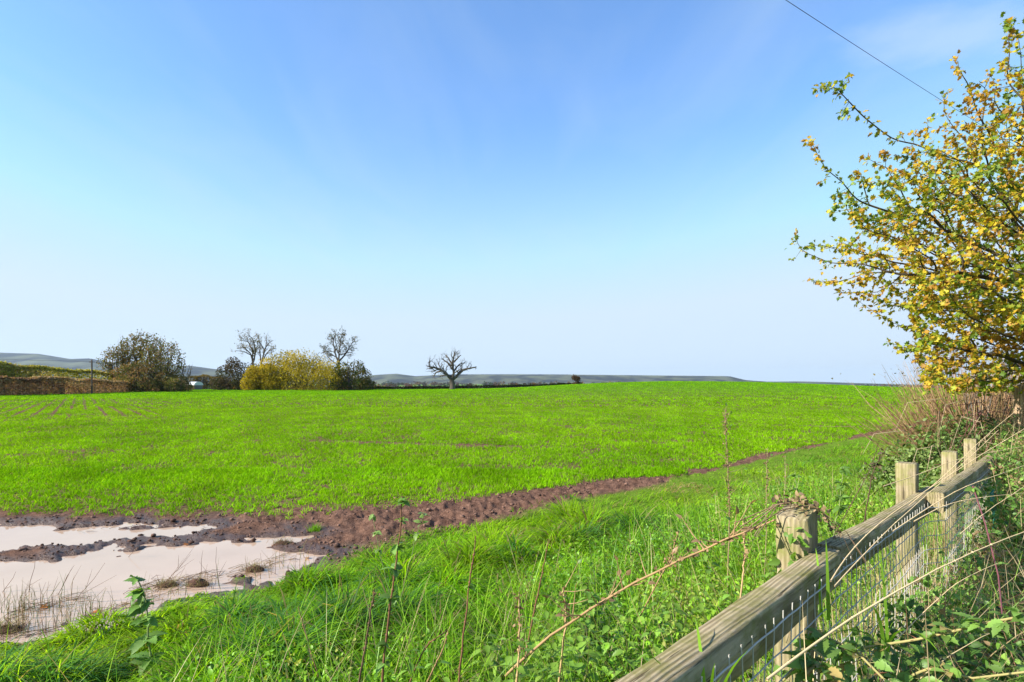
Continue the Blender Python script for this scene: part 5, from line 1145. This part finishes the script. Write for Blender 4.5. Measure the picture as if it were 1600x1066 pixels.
def coppice():
    g = np.random.default_rng(95); c0 = P(1535, 0, 8.4); c0[2] = gz(c0); t = empty('twiggy_shrub', c0, 'bare shrub of many reddish tan upright twigs under the maple', 'shrub'); ch = []
    for q in range(900):
        a = g.uniform(-1, 1); l = g.uniform(1.1, 2.35) * (1 - .25 * abs(a)); sp = a * 1.0 + g.normal(0, .1); dy_ = g.normal(0, .3)
        b = np.array([a * .42 + g.normal(0, .08), g.normal(0, .2), .05]); m1 = b + np.array([math.sin(sp) * l * .5, dy_ * .5, math.cos(sp) * l * .55 + .1]); m2 = b + np.array([math.sin(sp) * l * .92, dy_, math.cos(sp) * l * 1.0 + .1]) 
        col = np.array([(.40, .24, .13), (.30, .17, .10), (.24, .18, .08), (.46, .31, .17)][q % 4]) * g.uniform(.7, 1.2); r0 = g.uniform(.004, .0075)
        ch.append(tube([b, (b + m1) / 2 + g.normal(0, .02, 3), m1, (m1 + m2) / 2 + g.normal(0, .03, 3), m2], [r0, r0 * .9, r0 * .8, r0 * .6, r0 * .25], 4, col=col))
        if q % 2: ch.append(tube([m1, m1 + (m2 - m1) * .5 + g.normal(0, .1, 3), m1 + (m2 - m1) * .9 + g.normal(0, .17, 3)], [r0 * .6, r0 * .4, r0 * .15], 4, col=col))
    build('twigs', ch, M['stem'], t); n = 700; o_ = np.stack([g.normal(0, .9, n), g.normal(0, .3, n), g.uniform(.6, 1.9, n)], -1)
    build('leaves', [place(*SIMPLE, o_, rdir(n), rdir(n, .5), g.uniform(.02, .05, n), np.array([[.25, .22, .05]]) * g.uniform(.5, 1.3, (n, 1)))], M['leaf'], t)
coppice()

# ------------------------------------------------------------------ twigs, tufts and leaves in the puddle
def twig(px, py, dx_, dy_, label, forks=0, seed=1, r=.0028):
    g = np.random.default_rng(seed); X, Yq = gp(px, py); b = np.array([X, Yq, ZW - .04]); k = Yq / F; tip = np.array([dx_ * k, g.normal(0, .03), -dy_ * k + .04])
    o_ch = [tube([(0, 0, 0), tip * .35 + g.normal(0, .006, 3), tip * .7 + g.normal(0, .008, 3), tip], [r, r * .8, r * .6, r * .3], 5, col=(.17, .10, .06))]
    for q in range(forks):
        f = g.uniform(.25, .7); d = tip * g.uniform(.25, .5) + np.array([g.normal(0, .05), g.normal(0, .03), g.normal(0, .03)]); o_ch.append(tube([tip * f, tip * f + d * .6, tip * f + d], [r * .6, r * .45, r * .2], 4, col=(.17, .10, .06)))
    o = build('twig', o_ch, M['stem']); o.location = [float(q) for q in b]; tag(o, label, 'twig', 'twigs standing in the puddle'); return o
named = [((110, 945), (46, -62), 'forked dark twig reaching right over the open water', 2, 115, 925), ((86, 930), (33, -48), 'slanting twig left of the forked one', 2, 0, 0), ((45, 925), (14, -60), 'tall thin twig near the left edge of the puddle', 1, 0, 0), ((0, 925), (20, -30), 'leaning twig at the left picture edge', 1, 0, 0), ((313, 902), (4, -42), 'upright brown stick rising from the mud tuft', 0, 0, 0), ((345, 920), (-2, -68), 'upright twig right of the mud tuft', 1, 0, 0), ((240, 925), (60, -60), 'fan of slanting stems leaning right before the mud tuft', 5, 0, 0), ((196, 870), (28, -20), 'low bent twig by the mud ridge', 1, 0, 0)]
for k, (a, d, lab, fk, _, _) in enumerate(named): twig(a[0], a[1], d[0], d[1], lab, fk, k + 3)
def marsh_stems():
    g = np.random.default_rng(33); ch = []
    for (x0, y0, x1, y1, n) in ((20, 960, 110, 945, 46), (60, 990, 250, 950, 70), (-60, 1000, 60, 985, 50), (240, 940, 340, 915, 26), (380, 905, 500, 880, 40), (90, 985, 170, 965, 30), (0, 960, 40, 960, 30)):
        f = g.random(n); px = x0 + (x1 - x0) * f + g.normal(0, 8, n); py = y0 + (y1 - y0) * f + g.normal(0, 9, n)
        for a, b in zip(px, py):
            X, Yq = gp(a, b); l = g.uniform(.05, .28); ch.append(tube([(X, Yq, ZW - .03), (X + g.normal(0, .015), Yq, ZW + l * .5), (X + g.normal(.01, .04), Yq + g.normal(0, .02), ZW + l)], [.0022, .0016, .0006], 4, col=np.array([(.20, .12, .06), (.30, .22, .10), (.16, .22, .06)][g.integers(0, 3)])))
    for (x0, y0, x1, y1, n) in ((0, 962, 120, 935, 40), (200, 925, 330, 898, 60), (150, 960, 280, 915, 50), (340, 908, 470, 862, 60), (-40, 1000, 90, 990, 30), (130, 828, 330, 818, 24)):
        f = g.random(n); px = x0 + (x1 - x0) * f + g.normal(0, 9, n); py = y0 + (y1 - y0) * f + g.normal(0, 4, n)
        for a, b in zip(px, py):
            X, Yq = gp(a, b); l = g.uniform(.05, .22); an = g.normal(.5, .6); d = np.array([math.cos(an), math.sin(an), 0]) * l
            p0 = np.array([X, Yq, ZW + .003]); ch.append(tube([p0, p0 + d * .5 + [0, 0, g.uniform(.003, .025)], p0 + d + [0, 0, g.uniform(0, .02)]], [.0022, .0018, .0008], 4, col=np.array([(.15, .09, .05), (.24, .17, .08), (.10, .06, .04)][g.integers(0, 3)])))
    tag(build('marsh_stems', ch, M['stem']), 'thin dead stems and shoots standing in the shallow puddle margin', 'dead stems', kind='stuff')
marsh_stems()
def mud_tuft(px, py, w_, h_, label, seed, n=170, mud=True):
    g = np.random.default_rng(seed); X, Yq = gp(px, py); t = empty('mud_tuft', (X, Yq, ZW), label, 'mud tuft', 'mud tufts in the puddle'); v = norm(g.normal(size=(60, 3)))
    th = np.linspace(0, 2 * np.pi, 17)[:-1]; V = []
    for kz, (rq, zq) in enumerate(((1, -.04), (.95, .2), (.7, .65), (.35, .95))):
        for a in th: V.append((math.cos(a) * w_ * rq * g.uniform(.85, 1.15), math.sin(a) * w_ * .6 * rq * g.uniform(.85, 1.15), h_ * zq * g.uniform(.8, 1.2)))
    V.append((0, 0, h_)); V = np.array(V); Fq = np.array([[k_ * 16 + q, k_ * 16 + (q + 1) % 16, (k_ + 1) * 16 + (q + 1) % 16, (k_ + 1) * 16 + q] for k_ in range(3) for q in range(16)]); Ft = np.array([[48 + q, 48 + (q + 1) % 16, 64] for q in range(16)])
    m_ = bpy.data.materials['clod_soil']; build('mud', [(V, Fq, np.array([.10, .055, .04])), (V, Ft, np.array([.10, .055, .04]))], m_, t)
    b = np.stack([g.normal(0, w_ * .5, n), g.normal(0, w_ * .3, n), np.full(n, h_ * .3)], -1); col = np.array([(.22, .14, .07), (.14, .09, .05), (.26, .24, .08)])[g.integers(0, 3, n)]
    build('dead_grass', [blades(b, g.uniform(0, 6.28, n), g.uniform(.04, .14, n), np.full(n, .004), g.uniform(.4, 1.3, n), g.uniform(.2, 1.2, n), col, 3)], M['dry'], t)
mud_tuft(308, 915, .10, .06, 'rounded brown mud tuft sitting in the open water', 1)
mud_tuft(398, 892, .10, .05, 'flat straggly tuft of mud and grass near the right end of the water', 2, 220)
mud_tuft(442, 852, .12, .05, 'grassy mud tuft beside the bare soil', 3, 260)
mud_tuft(262, 915, .10, .02, 'low raft of dead stems left of the rounded tuft', 4, 260)
mud_tuft(12, 985, .12, .03, 'dark tuft of dead grass at the left picture edge', 5, 260)
mud_tuft(398, 932, .08, .02, 'small drifted tuft below the straggly one', 6, 160)
def fallen(px, py, label, seed):
    X, Yq = gp(px, py); o = build('fallen_leaf', [place(*MAPLE, np.zeros((1, 3)), np.array([[math.cos(seed), math.sin(seed), .05]]), np.array([[0.1, -.2, 1]]), .07, np.array([[.42, .17, .04]]))], M['autumn']); o.location = (X, Yq, ZW + .012); tag(o, label, 'leaf', 'fallen leaves on the puddle')
for k, (a, b, lab) in enumerate(((64, 951, 'orange leaf floating near the left twigs'), (288, 853, 'orange leaf on the mud ridge'), (480, 874, 'orange leaf at the right tip of the water'), (152, 959, 'tiny orange leaf among the standing stems'))): fallen(a, b, lab, k)
X, Yq = gp(492, 832); g = np.random.default_rng(2); n = 160; t = empty('grass_tuft', (X, Yq, gz((X, Yq))), 'small bright green grass tuft alone on the bare soil', 'grass tuft')
build('blades', [blades(np.concatenate([g.normal(0, .035, (n, 2)), np.zeros((n, 1))], 1), g.uniform(0, 6.28, n), g.uniform(.06, .14, n), np.full(n, .005), g.uniform(.1, .7, n), g.uniform(.2, 1.2, n), np.array([[.16, .36, .02]]) * g.uniform(.7, 1.2, (n, 1)), 3)], M['grass'], t)

# ------------------------------------------------------------------ air
m = newmat('air'); t = m.node_tree; v = N(t, 'ShaderNodeVolumePrincipled', i_Density=3.2e-5, i_Anisotropy=.2); v.inputs['Color'].default_value = (.64, .80, 1.0, 1)
o = N(t, 'ShaderNodeOutputMaterial'); L(t, v.outputs[0], o.inputs['Volume'])
bv = np.array([[a, b, c] for a in (-17000, 17000) for b in (-17000, 17000) for c in (-140, 420)], float)
tag(build('haze', [(bv, np.array([[0, 1, 3, 2], [4, 6, 7, 5], [0, 4, 5, 1], [2, 3, 7, 6], [0, 2, 6, 4], [1, 5, 7, 3]]), None)], m), 'thin pale blue air over the whole valley', 'haze', kind='stuff')
